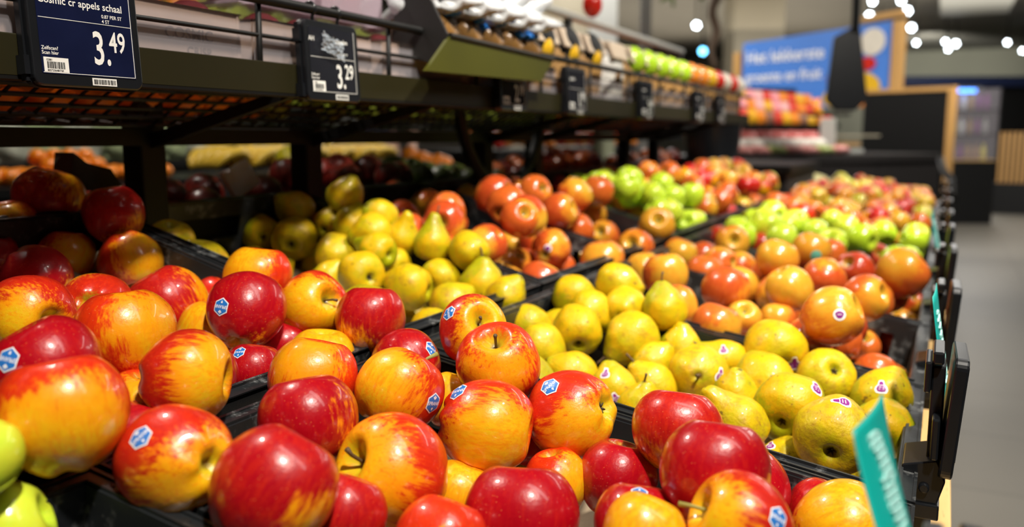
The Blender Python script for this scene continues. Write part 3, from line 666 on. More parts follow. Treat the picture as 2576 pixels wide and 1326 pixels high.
# (kind, cx, cy, width px, stem axis (right, up, toward), pale side (right, up, toward), cover, tone, variant, stem, label, stickers)
H = [
# foreground red and yellow apples
('A', 988, 1187, 288, (-.75,.25,.55), (-.75,-.1,.6), .50, .75, 0, 1, 'large yellow and red apple, green stem hollow at left, bottom centre', []),
('A', 690, 1232, 312, (.9,.3,-.3), (.6,-.75,.3), .22, .15, 1, 0, 'large crimson apple with an orange patch low on its right, bottom left of centre', []),
('A', 1310, 1305, 290, (.1,.9,-.4), (-.2,-.9,.1), .08, .0, 0, 0, 'large plain crimson apple at the bottom edge, right of the yellow and red one', []),
('A', 1795, 1190, 272, (.2,.9,-.35), (-.3,-.9,.1), .08, .05, 1, 0, 'large deep crimson apple just left of the black crate side, lower right', []),
('A', 1860, 1322, 265, (-.85,.35,.35), (-.8,-.1,.5), .50, .45, 2, 2, 'yellow and red apple, green stem, blue sticker at its right, bottom edge', [(1958, 1305, -35, 'hex')]),
('A', 2118, 1330, 240, (.8,.5,.2), (.2,.3,.9), .62, .8, 1, 0, 'yellow orange apple behind the nearest teal card', []),
('A', 1225, 1072, 238, (.92,-.15,.1), (.15,-.55,.8), .52, .8, 1, 0, 'yellow orange apple with red shoulder and a blue sticker at top left, centre front', [(1152, 985, 32, 'hex')]),
('A', 1438, 1042, 226, (-.85,-.2,-.5), (.55,-.65,.5), .52, .7, 0, 0, 'yellow apple with red crown, blue sticker on top and its blossom end to the right', [(1383, 972, 65, 'hex')]),
('A', 1704, 1083, 228, (.1,.8,-.5), (-.3,-.95,.1), .28, .35, 2, 0, 'speckled red apple with an orange foot, resting on the crate rim beside a pear', []),
('A', 1553, 1202, 202, (.2,.95,.2), (0,-1,0), .10, .0, 0, 0, 'very dark red apple with tan crackled skin, between two larger apples', []),
('A', 1600, 1322, 212, (.1,.7,-.6), (.7,-.6,.2), .12, .1, 1, 0, 'crimson apple with a blue sticker on its crown, bottom edge', [(1608, 1243, 170, 'hex')]),
('A', 1400, 1212, 165, (-.2,.9,.3), (.7,-.2,.6), .40, .9, 1, 0, 'orange red apple tucked behind the large plain crimson apple', []),
('A', 1255, 918, 215, (-.12,.72,.70), (-.1,-.2,.9), .34, .9, 0, 1, 'red and orange streaked apple showing its stem hollow upright, centre', []),
('A', 1188, 830, 176, (.32,.32,.85), (.75,-.05,.6), .52, .4, 2, 1, 'red and pale yellow apple with dark stem and blue sticker, top of the pile', [(1129, 787, -55, 'hex')]),
('A', 1006, 985, 226, (.55,.78,-.1), (-.75,.1,.6), .55, .7, 2, 2, 'yellow apple turning red, stem on top and a blue sticker at its lower right', [(1090, 1015, -8, 'hex')]),
('A', 1022, 920, 182, (-.3,.8,-.5), (-.9,-.3,0), .15, .1, 0, 0, 'crimson apple behind the yellow one with the stem, blue sticker on its right edge', [(1085, 877, -40, 'hex')]),
('A', 930, 805, 174, (.1,.9,-.3), (-.4,-.85,.3), .26, .15, 1, 0, 'crimson apple with a yellow foot, resting below the pears', []),
('A', 787, 766, 168, (.55,.18,.75), (-.15,-.25,.9), .52, .55, 0, 1, 'red and yellow apple with a deep stem hollow facing right', []),
('A', 620, 782, 192, (.2,.85,-.45), (.2,-.95,.1), .10, .05, 1, 0, 'bright crimson apple with a blue sticker at its left, beside the stem hollow apple', [(556, 772, 172, 'hex')]),
('A', 648, 697, 172, (.2,.9,-.3), (-.6,.3,.6), .42, .9, 2, 0, 'orange and red apple at the back of the pile, in front of the first pears', []),
('A', 425, 768, 192, (-.9,.1,-.3), (.9,.3,.1), .28, .3, 1, 0, 'speckled red apple with an orange right edge, upper left of the pile', []),
('A', 314, 843, 250, (-.2,.9,-.3), (.55,.1,.7), .36, .95, 0, 0, 'big orange red apple streaked with yellow, left of the speckled red one', []),
('A', 75, 798, 215, (.5,-.15,.85), (-.1,-.6,.7), .50, .55, 1, 2, 'red and yellow apple with a green stem, cut by the left edge', []),
('A', 115, 925, 265, (-.7,.6,-.4), (.5,-.85,0), .10, .0, 2, 0, 'dark crimson apple with a blue sticker, wedged behind the largest apple at left', [(20, 905, 170, 'hex')]),
('A', 156, 1042, 314, (-.2,.75,-.6), (.1,-.6,.75), .48, .85, 0, 0, 'largest apple at left, orange below and red on top, with a small dimple', []),
('A', 471, 948, 236, (.93,-.1,.2), (.65,-.1,.7), .45, .6, 2, 0, 'red and golden apple with its hollow at the right, left of the crate rim', []),
('A', 442, 1158, 280, (-.55,.1,-.7), (.5,-.6,.55), .48, .55, 1, 0, 'blue stickered red apple with golden blossom end, on the near crate corner', [(353, 1100, 62, 'hex')]),
('A', 776, 1060, 250, (-.2,.9,-.2), (.95,.1,.1), .14, .0, 0, 0, 'dark purple red apple behind the large crimson one, golden right edge', []),
('A', 785, 958, 220, (.2,.9,.1), (-.2,.5,.7), .34, 1.0, 1, 0, 'orange red streaked apple on the crate rim, left of the yellow one with the stem', []),
('A', 806, 905, 172, (.1,.9,.2), (0,.6,.6), .70, .6, 2, 0, 'mostly yellow apple peeking up behind the orange red streaked apple', []),
('A', 638, 935, 152, (.2,.8,-.5), (0,-1,0), .06, .05, 0, 0, 'crimson apple with a blue sticker in the lower layer, left of centre', [(602, 886, 10, 'hex')]),
('A', 622, 992, 142, (-.2,.9,.2), (.2,-1,0), .08, .4, 1, 0, 'speckled bright red apple just above the crate rim, left of centre', []),
('A', 355, 1020, 190, (.1,.9,.3), (-.1,-.3,.9), .60, .8, 2, 2, 'small golden apple with a tiny green stem, low between three big apples at left', []),
('A', 345, 1100, 190, (.3,.8,.1), (0,-1,0), .08, .1, 0, 0, 'dark red apple in the gap right of the largest apple', []),
('A', 520, 835, 150, (.3,.8,.1), (-.2,.1,.9), .66, .9, 1, 0, 'golden apple in the gap under the bright crimson apple with the sticker', []),
('A', 545, 752, 120, (.3,.8,.1), (-.2,-1,.1), .12, .5, 2, 0, 'orange red apple half hidden left of the bright crimson apple', []),
('A', 715, 868, 130, (.3,.8,.1), (-.2,-1,.1), .06, .0, 2, 0, 'shadowed dark red apple between the bright crimson and the stem hollow apples', []),
('A', 125, 822, 165, (.3,.8,.1), (-.2,.5,.6), .50, .8, 2, 0, 'orange apple sliver right of the apple cut by the left edge', []),
('A', 1140, 1010, 150, (.3,.8,.1), (.1,.5,.7), .66, .6, 0, 0, 'golden apple in the gap under the streaked stem apple', []),
('A', 640, 1140, 150, (.3,.8,.1), (.1,-.9,.1), .06, .3, 0, 0, 'bright red apple behind the large crimson one, touching the rim end', []),
('A', 1152, 1245, 175, (.3,.8,.1), (.1,.5,.7), .50, .8, 0, 0, 'golden orange apple low between the two largest bottom apples', []),
('A', 1105, 1370, 240, (.3,.8,.1), (.1,-.5,.7), .20, .9, 1, 0, 'orange red apple at the bottom edge, left of the large plain crimson one', []),
('A', 545, 1325, 200, (.3,.8,.1), (.1,-.1,.9), .40, .9, 1, 0, 'orange apple sliver under the large crimson apple, bottom edge', []),
('A', 1618, 1350, 215, (.3,.8,.1), (.1,.5,.7), .62, .8, 1, 0, 'golden apple crown at the bottom edge in front of the stickered crimson one', []),
('A', 1735, 1290, 170, (-.6,.1,.8), (.1,-.1,.9), .20, .8, 1, 1, 'orange red apple with a dark stem, under the deep crimson one', []),
('A', 2068, 1302, 190, (.3,.8,.1), (.1,-.9,.1), .05, .2, 1, 0, 'red apple half hidden left of the yellow orange one near the teal card', []),
('A', 870, 1300, 210, (.3,.8,.1), (.1,-.9,.1), .10, .2, 1, 0, 'shadowed red apple between the two biggest apples at the bottom', []),
# green apples bottom left
('G', -70, 1150, 230, (.3,.8,.1), (0,.5,.5), .5, .5, 0, 0, 'upper lime green apple at the left edge, over the black crate corner', []),
('G', 5, 1338, 240, (.8,.3,.3), (0,.5,.5), .5, .8, 1, 0, 'lower yellow green apple in the bottom left corner', []),
# shaded apples under the shelf
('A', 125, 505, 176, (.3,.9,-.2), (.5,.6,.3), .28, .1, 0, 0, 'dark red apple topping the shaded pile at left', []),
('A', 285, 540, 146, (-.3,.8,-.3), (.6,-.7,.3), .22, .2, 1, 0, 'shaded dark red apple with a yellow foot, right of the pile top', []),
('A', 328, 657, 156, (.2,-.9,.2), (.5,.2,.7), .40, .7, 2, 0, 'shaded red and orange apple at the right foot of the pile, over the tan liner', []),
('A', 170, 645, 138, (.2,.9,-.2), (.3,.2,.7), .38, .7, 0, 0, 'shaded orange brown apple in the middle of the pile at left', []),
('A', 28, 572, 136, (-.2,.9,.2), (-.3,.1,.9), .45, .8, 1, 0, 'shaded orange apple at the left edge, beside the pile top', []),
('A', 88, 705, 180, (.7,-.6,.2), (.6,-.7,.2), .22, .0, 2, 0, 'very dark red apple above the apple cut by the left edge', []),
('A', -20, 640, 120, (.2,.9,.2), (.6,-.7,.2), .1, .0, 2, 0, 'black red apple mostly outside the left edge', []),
# pears, upper row
('P', 742, 600, 112, (.2,.3,-.9), (.1,-.2,.8), .5, .7, 1, 0, 'golden pear showing its dark blossom end, half in shelf shadow', []),
('P', 652, 585, 96, (-.3,.3,-.9), (.5,-.2,.8), .4, .3, 0, 0, 'green pear left of the half shadowed golden one', []),
('P', 848, 640, 106, (.1,.7,-.6), (.1,.2,.8), .6, .8, 1, 0, 'speckled golden pear below the tray of pears in the sun patch', []),
('P', 838, 565, 96, (.5,.3,-.7), (.1,.6,.5), .5, .7, 0, 0, 'golden pear directly above the speckled golden one', []),
('P', 885, 565, 92, (.3,.9,0), (.1,.6,.5), .4, .5, 0, 0, 'small bright pear crown behind the golden pears', []),
('P', 938, 585, 98, (-.85,-.2,.2), (0,.5,.6), .45, .5, 0, 0, 'yellow green pear lying with its neck to the left', []),
('P', 948, 632, 98, (-.6,.2,-.6), (0,.5,.6), .3, .1, 2, 0, 'bright green pear in the middle of the upper pear crate', []),
('P', 908, 690, 118, (-.45,.2,-.85), (.3,.3,.7), .45, .6, 1, 0, 'round yellow green pear showing its star shaped blossom end', []),
('P', 990, 668, 90, (-.5,.2,-.7), (.3,.4,.6), .5, .7, 0, 0, 'yellow pear behind the star ended one', []),
('P', 1030, 722, 118, (-.85,.2,-.3), (0,.5,.6), .5, .5, 0, 0, 'yellow green pear lying with its brown blossom end to the right', []),
('P', 1088, 612, 96, (.15,.97,.05), (.3,-.2,.7), .4, .3, 2, 1, 'upright green pear at the back of the crate, stem up', []),
('P', 1182, 632, 100, (-.5,.6,-.6), (.3,.3,.7), .5, .6, 1, 0, 'round golden green pear beside the orange apples', []),
('P', 1210, 722, 118, (.05,.98,.1), (.3,-.2,.7), .4, .3, 0, 1, 'upright pear with a dark stem at the crate corner', []),
('P', 1040, 803, 92, (.1,.97,.15), (.3,-.2,.7), .4, .4, 2, 1, 'slim upright pear right of the crimson apple with the yellow foot', []),
('P', 1108, 700, 100, (.6,.3,-.7), (.3,.3,.7), .4, .5, 0, 0, 'pear in the dip left of the upright corner pear', []),
('P', 1135, 765, 108, (.6,.5,-.3), (.3,.3,.7), .6, .9, 0, 0, 'bright yellow pear below the upright corner pear', []),
('P', 1085, 828, 105, (-.4,-.5,.6), (.3,.3,.7), .6, 1, 0, 0, 'deep yellow pear low behind the apple at the pile top', []),
('P', 1272, 748, 100, (.4,.5,.2), (.3,.3,.7), .6, .8, 0, 0, 'small yellow pear in the crate corner right of the upright one', []),
('P', 825, 705, 90, (.4,.5,.2), (.3,.3,.7), .4, .4, 0, 0, 'yellow green pear behind the stem hollow apple', []),
('P', 640, 668, 95, (-.8,.3,.2), (.3,.3,.7), .4, .4, 0, 0, 'pear tip showing behind the orange and red apple', []),
('P', 690, 690, 90, (.5,.5,.2), (.3,.3,.7), .4, .4, 0, 0, 'shaded pear edge behind the orange and red apple', []),
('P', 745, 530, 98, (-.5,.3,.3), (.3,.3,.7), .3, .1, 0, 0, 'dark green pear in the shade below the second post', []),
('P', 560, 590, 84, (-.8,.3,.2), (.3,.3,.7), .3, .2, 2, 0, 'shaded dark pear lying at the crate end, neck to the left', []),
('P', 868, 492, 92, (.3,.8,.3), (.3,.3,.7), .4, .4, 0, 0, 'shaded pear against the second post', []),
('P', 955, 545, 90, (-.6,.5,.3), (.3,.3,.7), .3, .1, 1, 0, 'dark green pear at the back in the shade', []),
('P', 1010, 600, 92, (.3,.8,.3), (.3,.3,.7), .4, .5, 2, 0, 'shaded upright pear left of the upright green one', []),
('R', 1180, 508, 88, (.5,.7,.1), (.4,.3,.6), .5, .6, 0, 0, 'golden brown apple perched at the back of the upper row', []),
('R', 1228, 546, 54, (.5,.7,.1), (.4,.3,.6), .5, .6, 0, 0, 'golden apple right below the perched one', []),
('R', 1192, 572, 62, (.5,.7,.1), (.4,.3,.6), .3, .7, 0, 0, 'pinkish orange apple below the perched one', []),
('R', 998, 492, 76, (.5,.7,.1), (.4,.3,.6), .2, .3, 0, 0, 'dark red brown apple in the shade at the back of the pears', []),
# pears, aisle row
('P', 1330, 822, 112, (.6,-.35,.1), (.2,.4,.6), .5, .6, 0, 0, 'yellow green pear lying at the left end of the aisle pear crate', []),
('P', 1360, 878, 124, (-.2,.75,.1), (.2,.4,.6), .55, .7, 1, 0, 'speckled golden pear behind the streaked stem apple', []),
('P', 1450, 832, 126, (-.1,.6,-.7), (.2,.4,.6), .4, .5, 1, 0, 'round yellow green pear with three small pits, upper left of its crate', []),
('P', 1485, 785, 112, (.8,-.35,.1), (.2,.4,.6), .4, .4, 0, 0, 'yellow green pear lying behind the one with three pits', []),
('P', 1590, 852, 136, (-.72,-.50,.35), (.4,.3,.6), .55, .6, 0, 1, 'large pear tipped on its side, neck and stem to the lower left', []),
('P', 1572, 778, 114, (-.25,-.35,.9), (.2,.5,.5), .5, .7, 1, 1, 'golden pear with its stem pointing at the viewer', []),
('P', 1440, 742, 104, (.8,-.15,.1), (.2,.4,.6), .35, .2, 0, 0, 'green brown pear lying at the back corner of the aisle pear crate', []),
('P', 1552, 715, 108, (.75,-.3,.3), (.2,.4,.6), .55, .8, 0, 0, 'golden brown pear at the back, left of the upright pear', []),
('P', 1673, 778, 112, (-.12,.98,.1), (.3,-.2,.7), .42, .25, 0, 1, 'upright green pear with a dark stem on the back rim', []),
('P', 1712, 885, 115, (.1,.6,.1), (.2,.4,.6), .35, .2, 0, 0, 'lime green pear below the upright one', []),
('P', 1705, 945, 100, (.3,.9,.1), (.2,.4,.6), .35, .4, 2, 0, 'slim pear neck in front of the lime green pear', []),
('P', 1825, 905, 105, (-.85,.45,.15), (.2,.4,.6), .4, .4, 2, 1, 'yellow green pear lying against the back rim, purple sticker on its side', [(1820, 878, 10, 'pear')]),
('P', 1757, 940, 148, (.05,-.05,.99), (.2,.6,.5), .62, .9, 1, 1, 'brown gold pear facing the viewer stem first, purple sticker at its right', [(1812, 943, -20, 'pear')]),
('P', 1545, 985, 122, (-.1,.9,.1), (.2,.4,.6), .35, .4, 0, 0, 'yellow green pear with a purple sticker high up, above the near rim', [(1523, 938, 10, 'pear'), (1550, 1002, 30, 'pear')]),
('P', 1640, 915, 105, (.5,.5,.1), (.2,.4,.6), .4, .5, 0, 0, 'yellow pear right of the tipped one', []),
('P', 1640, 975, 125, (-.5,.7,.2), (.2,.4,.6), .45, .5, 0, 1, 'pear with a long dark stem, low beside the stem first pear', []),
('P', 1440, 945, 125, (-.5,.3,.2), (.2,.4,.6), .4, .5, 0, 0, 'yellow pear in the gap right of the speckled golden one', []),
('P', 1610, 1030, 120, (.1,.6,.3), (.2,.4,.6), .45, .6, 0, 1, 'small yellow pear just above the near rim', []),
('P', 1950, 882, 154, (-.3,.5,-.8), (.2,.4,.6), .5, .7, 1, 0, 'golden pear with a deep hollow, against the back rim, small purple sticker', [(1998, 913, 15, 'pear')]),
('P', 1925, 962, 150, (-.35,.8,-.5), (.2,.4,.6), .4, .5, 0, 0, 'large yellow pear in front of the hollow golden one', []),
('P', 1985, 1024, 172, (.25,.55,-.75), (.1,.4,.6), .32, .15, 1, 0, 'large green pear showing its blossom end, purple sticker at top right', [(2054, 975, -40, 'pear')]),
('P', 2075, 952, 146, (-.35,-.3,-.75), (.2,.4,.6), .6, .9, 1, 0, 'orange gold pear with a crossed scratch, near the aisle end', []),
('P', 2217, 1005, 146, (.3,.8,-.3), (.2,.4,.6), .4, .4, 0, 0, 'yellow green pear in the aisle corner with a large purple sticker', [(2217, 972, 0, 'pear')]),
('P', 2095, 1095, 192, (.05,.55,-.85), (.1,.4,.6), .72, 1.0, 1, 0, 'biggest russet gold pear in front, purple sticker on its crown', [(2116, 1010, 70, 'pear')]),
('P', 2222, 1078, 150, (.4,.3,-.7), (.1,.4,.6), .3, .1, 1, 0, 'dark green pear behind the nearest teal card', []),
('P', 1855, 1065, 150, (-.62,.72,.2), (.2,.1,.7), .6, .8, 2, 0, 'yellow brown spotted pear leaning up behind the near rim', []),
('P', 1985, 1162, 130, (-.6,.2,.4), (.2,.4,.6), .6, .9, 0, 0, 'small golden pear on the near rim with half a purple sticker', [(1938, 1120, 40, 'pear')]),
('P', 1850, 1000, 120, (.1,.6,.3), (.2,.4,.6), .35, .3, 0, 0, 'lime pear in the gap behind the spotted one', []),
('P', 2250, 1052, 130, (.1,.8,.3), (.2,.4,.6), .55, .9, 0, 0, 'deep yellow pear at the aisle end below the corner pear', []),
# orange red apples beyond
('R', 2092, 797, 152, (.75,.3,.2), (.2,.5,.6), .48, .75, 1, 0, 'big brown gold apple with a round purple sticker, at the near rim', [(2112, 792, 0, 'round')]),
('R', 2175, 750, 120, (.7,.2,.3), (.6,-.1,.7), .38, .6, 0, 0, 'orange apple with a yellow right side, behind the purple stickered one', []),
('R', 1985, 728, 116, (-.4,.7,.2), (.1,.4,.7), .66, .5, 1, 0, 'smooth yellow green apple left of the purple stickered one', []),
('R', 1825, 730, 124, (.3,.8,-.2), (.8,-.5,.2), .24, .55, 2, 0, 'orange red streaked apple at the left of its crate', []),
('R', 1860, 720, 100, (.3,.8,-.2), (.5,.5,.2), .66, .7, 0, 0, 'golden apple just behind the orange red streaked one', []),
('R', 2072, 703, 112, (-.1,-.7,.6), (.1,.5,.2), .20, .5, 0, 0, 'coral apple above the purple stickered one', []),
('R', 2150, 682, 98, (-.4,.5,.7), (.1,-.8,.5), .15, .2, 0, 0, 'pinkish red apple showing its hollow, middle of the crate', []),
('R', 2270, 688, 124, (.6,.4,.1), (-.3,.5,.6), .40, .9, 1, 0, 'orange brown apple in the aisle corner', []),
('R', 2264, 818, 92, (.3,.7,.1), (-.3,.5,.6), .60, .8, 0, 0, 'yellow apple low by the aisle', []),
('R', 2245, 866, 106, (.3,.7,.1), (-.6,.2,.1), .12, .1, 1, 0, 'dark pink red apple lowest by the aisle', []),
('R', 2200, 832, 72, (.1,.6,.7), (-.6,.2,.1), .30, .6, 0, 1, 'small orange apple with a dark stem above the lowest pink one', []),
('R', 2172, 872, 84, (.1,.6,.7), (-.2,.5,.1), .45, .9, 2, 0, 'golden orange apple on the rim below the purple stickered one', []),
('R', 1870, 802, 92, (.1,.6,.7), (-.2,.5,.1), .85, .5, 2, 0, 'lemon yellow apple sitting on the near rim', []),
('R', 1955, 806, 92, (.1,.9,.1), (-.2,.5,.6), .40, .8, 0, 0, 'pale orange apple on the near rim', []),
('R', 1772, 690, 102, (.1,.9,.1), (-.6,-.5,.3), .25, .9, 0, 0, 'plain orange apple behind the upright pear', []),
('R', 1674, 692, 112, (-.1,.9,.1), (.6,.2,.5), .62, .7, 1, 1, 'golden brown apple with a short stem just behind the upright pear', []),
('R', 1620, 680, 92, (-.1,.9,.1), (0,.2,.6), .72, .8, 1, 0, 'bright yellow apple left of the golden brown one', []),
('R', 1516, 655, 110, (-.1,.9,.1), (0,.2,.6), .45, .9, 2, 0, 'plain golden orange apple at the back of the aisle pears', []),
('R', 1600, 622, 92, (-.3,.3,.85), (-.3,.2,.6), .32, .7, 0, 0, 'orange apple showing its hollow, upper middle', []),
('R', 1520, 594, 80, (-.3,.3,.85), (-.3,.2,.6), .32, .7, 1, 0, 'orange apple with a hollow, left of its twin', []),
('R', 1385, 627, 102, (.3,.3,-.85), (.3,.4,.6), .25, .35, 1, 0, 'dark orange red apple with a white ringed purple sticker', [(1378, 625, 0, 'round')]),
('R', 1345, 605, 84, (.3,.7,-.3), (.3,.4,.6), .22, .3, 0, 0, 'dark red brown apple behind the ring stickered one', []),
('R', 1462, 632, 68, (.1,.3,.85), (0,.2,.6), .85, .3, 0, 0, 'yellow green apple with a dark hollow', []),
('R', 1290, 612, 70, (.1,.3,.3), (0,.5,.6), .75, .7, 0, 0, 'yellow apple with a purple dot sticker at the crate end', [(1265, 617, 0, 'round')]),
('R', 1300, 662, 76, (.1,.3,.3), (0,.5,.6), .35, .9, 0, 0, 'flat orange apple at the bottom of the crate end', []),
('R', 1405, 532, 94, (.8,.2,.3), (.8,.2,.4), .30, .5, 0, 0, 'large orange brown apple with a green end, on the upper pile', []),
('R', 1486, 535, 78, (.3,-.5,.3), (.4,-.5,.6), .45, .6, 1, 0, 'orange apple with a yellow foot beside the green ended one', []),
('R', 1652, 567, 92, (.1,.35,.85), (0,.3,.7), .75, .8, 1, 0, 'olive gold apple showing its dark hollow', []),
('R', 1545, 512, 62, (.1,.9,.2), (0,-.5,.7), .30, .9, 1, 0, 'tall orange apple at the top of the upper pile', []),
('R', 1604, 535, 68, (.1,.9,.2), (.5,.1,.7), .35, .8, 1, 0, 'orange and yellow apple between the tall orange one and the olive gold one', []),
('R', 1842, 612, 88, (.1,.2,.9), (0,-.3,.7), .62, .6, 1, 0, 'golden apple with a dark round hollow in the middle distance', []),
('R', 1808, 602, 66, (.1,.2,.1), (0,-.9,.1), .05, .0, 1, 0, 'deep red apple left behind the golden hollow one', []),
('A', 1400, 470, 62, (.1,.9,.1), (0,-.9,.1), .05, .1, 1, 0, 'bright red apple crowning the upper pile', []),
('R', 1955, 652, 108, (.3,.8,.1), (.1,.5,.6), .55, .9, 2, 0, 'golden orange apple behind the smooth yellow green one', []),
('R', 2040, 632, 100, (.3,.8,.1), (.1,.5,.6), .50, 1, 0, 0, 'orange apple with a pale green sticker', [(2053, 643, 0, 'green')]),
('R', 1915, 620, 78, (.3,.8,.1), (-.5,-.5,.6), .10, .1, 2, 0, 'pink red apple right of the golden hollow one', []),
('R', 1710, 640, 86, (.3,.8,.1), (.2,-.2,.6), .66, .6, 0, 0, 'yellow and red apple above the golden brown stemmed one', []),
('R', 2200, 648, 76, (.3,.3,.7), (.2,-.9,.2), .08, .1, 0, 0, 'dark pink apple left of the aisle corner apple', []),
]
KR = {'A': 0.0385, 'P': 0.0375, 'R': 0.0375, 'G': 0.0385}
FORCE = {(520, 835): 0.95, (1795, 1190): 0.635, (1704, 1083): 0.745, (1860, 1322): 0.58, (-70, 1150): 0.52, (5, 1338): 0.55}
heroes = []
def env(e, z):
    P = at(e['cx'], e['cy'], z); r = e['w']*z/F_PX/2; s = z/e['z0']
    row = RR if P.x > -0.53 else LR
    hh = P.z - rim_h(row, P.x); lo, hi = (-0.055, 0.062) if row is RR else (-0.05, 0.100)
    if e['w'] < 100: hi += 0.02
    pen = (max(0, lo-hh)+max(0, hh-hi))*40 + abs(s-1)*1.2
    if e['k'] == 'P':
        pen += (max(0, 0.8+0.85*r-P.y) if hh < 0.03 else max(0, 0.8+0.3*r-P.y))*60 + max(0, P.y-(1.195-0.9*r))*60
    elif e['k'] == 'A' and e['cy'] > 600 and e['cx'] > 200: pen += max(0, P.y-(0.80-0.75*r))*80
    elif hh < 0.035:
        q = (P.y/0.4) % 1.0; dy = min(q, 1-q)*0.4; pen += max(0, 0.9*r-dy)*25
    if hh < 0.035: pen += max(0, 0.9*r-abs(P.x+0.53))*25
    pen += max(0, P.x+0.004+0.7*r)*60
    return pen, P, r
for h in H:
    z0 = 2*KR[h[0]]*F_PX/h[3]; e = dict(k=h[0], cx=h[1], cy=h[2], w=h[3], z=z0, z0=z0, d=h); _, e['P'], e['r'] = env(e, z0); heroes.append(e)
for e in heroes: e['nb'] = [f for f in heroes if f is not e and math.hypot(e['cx']-f['cx'], e['cy']-f['cy']) < (e['w']+f['w'])*0.56]
for it in range(14):
    for e in heroes:
        if (e['cx'], e['cy']) in FORCE:
            e['z'] = FORCE[(e['cx'], e['cy'])]; e['pen'], e['P'], e['r'] = env(e, e['z']); continue
        best = None
        for k in range(61):
            z = e['z0']*(0.74+0.50*k/60); pen, P, r = env(e, z)
            for f in e['nb']:
                dd = (P-f['P']).length; need = 0.95*(r+f['r'])
                if dd < need: pen += (need-dd)*90
                if (e['cy']-f['cy'])*(f['z']-z) < 0 and abs(e['cy']-f['cy']) > 8: pen += min(abs(f['z']-z), 0.05)*30
            if it and abs(z-e['z']) > 0: pen += abs(z-e['z'])*0.3
            if best is None or pen < best[0]: best = (pen, z, P, r)
        e['z'], e['P'], e['r'] = best[1:]; e['pen'] = best[0]
def hr(e): return e['r']
print('worst heroes', sorted([(round(e['pen'], 2), e['cx'], e['cy'], round(e['z']/e['z0'], 2)) for e in heroes])[-25:])
HERO_BOX = []
for e in heroes:
    kind, cx, cy, wpx, ax, bl, cov, tone, var, st, lab, stk = e['d']
    P = at(cx, cy, e['z']); r = hr(e)
    if kind == 'A' and ax[2] < 0 and not any(q in lab for q in ('blossom end', 'its hollow', 'stem')): ax = (ax[0]*0.6, max(0.8, abs(ax[1])), 0.06)
    axis = vdir(P, ax); blu = vdir(P, bl)
    stem = None
    if kind == 'P': stem = stem_pe[var % 3] if st else None
    elif st: stem = stem_ap if st == 1 else stem_ap2
    o, rot, me = make_fruit(kind, P, r, axis, blu, cov, tone, random.uniform(0, 6), var, stem)
    tag(o, lab, 'pear' if kind == 'P' else 'apple')
    bpy.context.view_layer.update()
    for (sx, sy, sa, sty) in stk: stick(o, rot, me, P, r, sx, sy, sa, sty, 0.215 if sty == 'hex' else 0.19 if sty == 'round' else 0.26)
    FR.append((P, r, kind)); HERO_BOX.append((cx, cy, wpx/2, e['z']))
    if kind == 'P':
        PT = P + axis*r*0.75; FR.append((PT, r*0.62, kind))

# ---------------------------------------------------------------- fill the crates around them
def occludes(P, r):
    px, py, z = project(P); R_ = r*F_PX/z
    for (cx, cy, hw, hz) in HERO_BOX:
        if z < hz+0.01:
            d = math.hypot(px-cx, py-cy)
            if d < R_*0.55+hw*0.80: return True
    return False
counts = {}
def fits(P, r, tol=0.87):
    for (Q, q, _) in FR:
        if abs(P.x-Q.x) < r+q and abs(P.y-Q.y) < r+q and (P-Q).length < (r+q)*tol: return False
    return True
def in_frame(P, r):
    px, py, z = project(P); R_ = r*F_PX/max(z, 0.01)
    return z > 0.1 and -R_ < px < 2576+R_ and -R_ < py < 1326+R_
FILLAB = {
 ('R', 1): 'red and yellow apple deep in the foreground crate, mostly hidden by its neighbours',
 ('L', 1): 'apple deep in the left foreground crate, mostly hidden by its neighbours',
 ('R', 2): 'pear low in the aisle pear crate, mostly hidden by its neighbours',
 ('L', 2): 'pear low in the upper pear crate, mostly hidden by its neighbours',
 ('R', 3): 'orange red apple in the aisle crate just beyond the pears, no sticker showing',
 ('L', 3): 'orange red apple in the upper crate just beyond the pears, no sticker showing',
 ('R', 4): 'orange red apple in the aisle crate just before the lime green apples',
 ('L', 4): 'orange red apple in the upper crate just before the lime green apples',
 ('R', 5): 'lime green apple heaped in the aisle crate in the middle distance',
 ('L', 5): 'lime green apple in the upper crate in the middle distance',
}
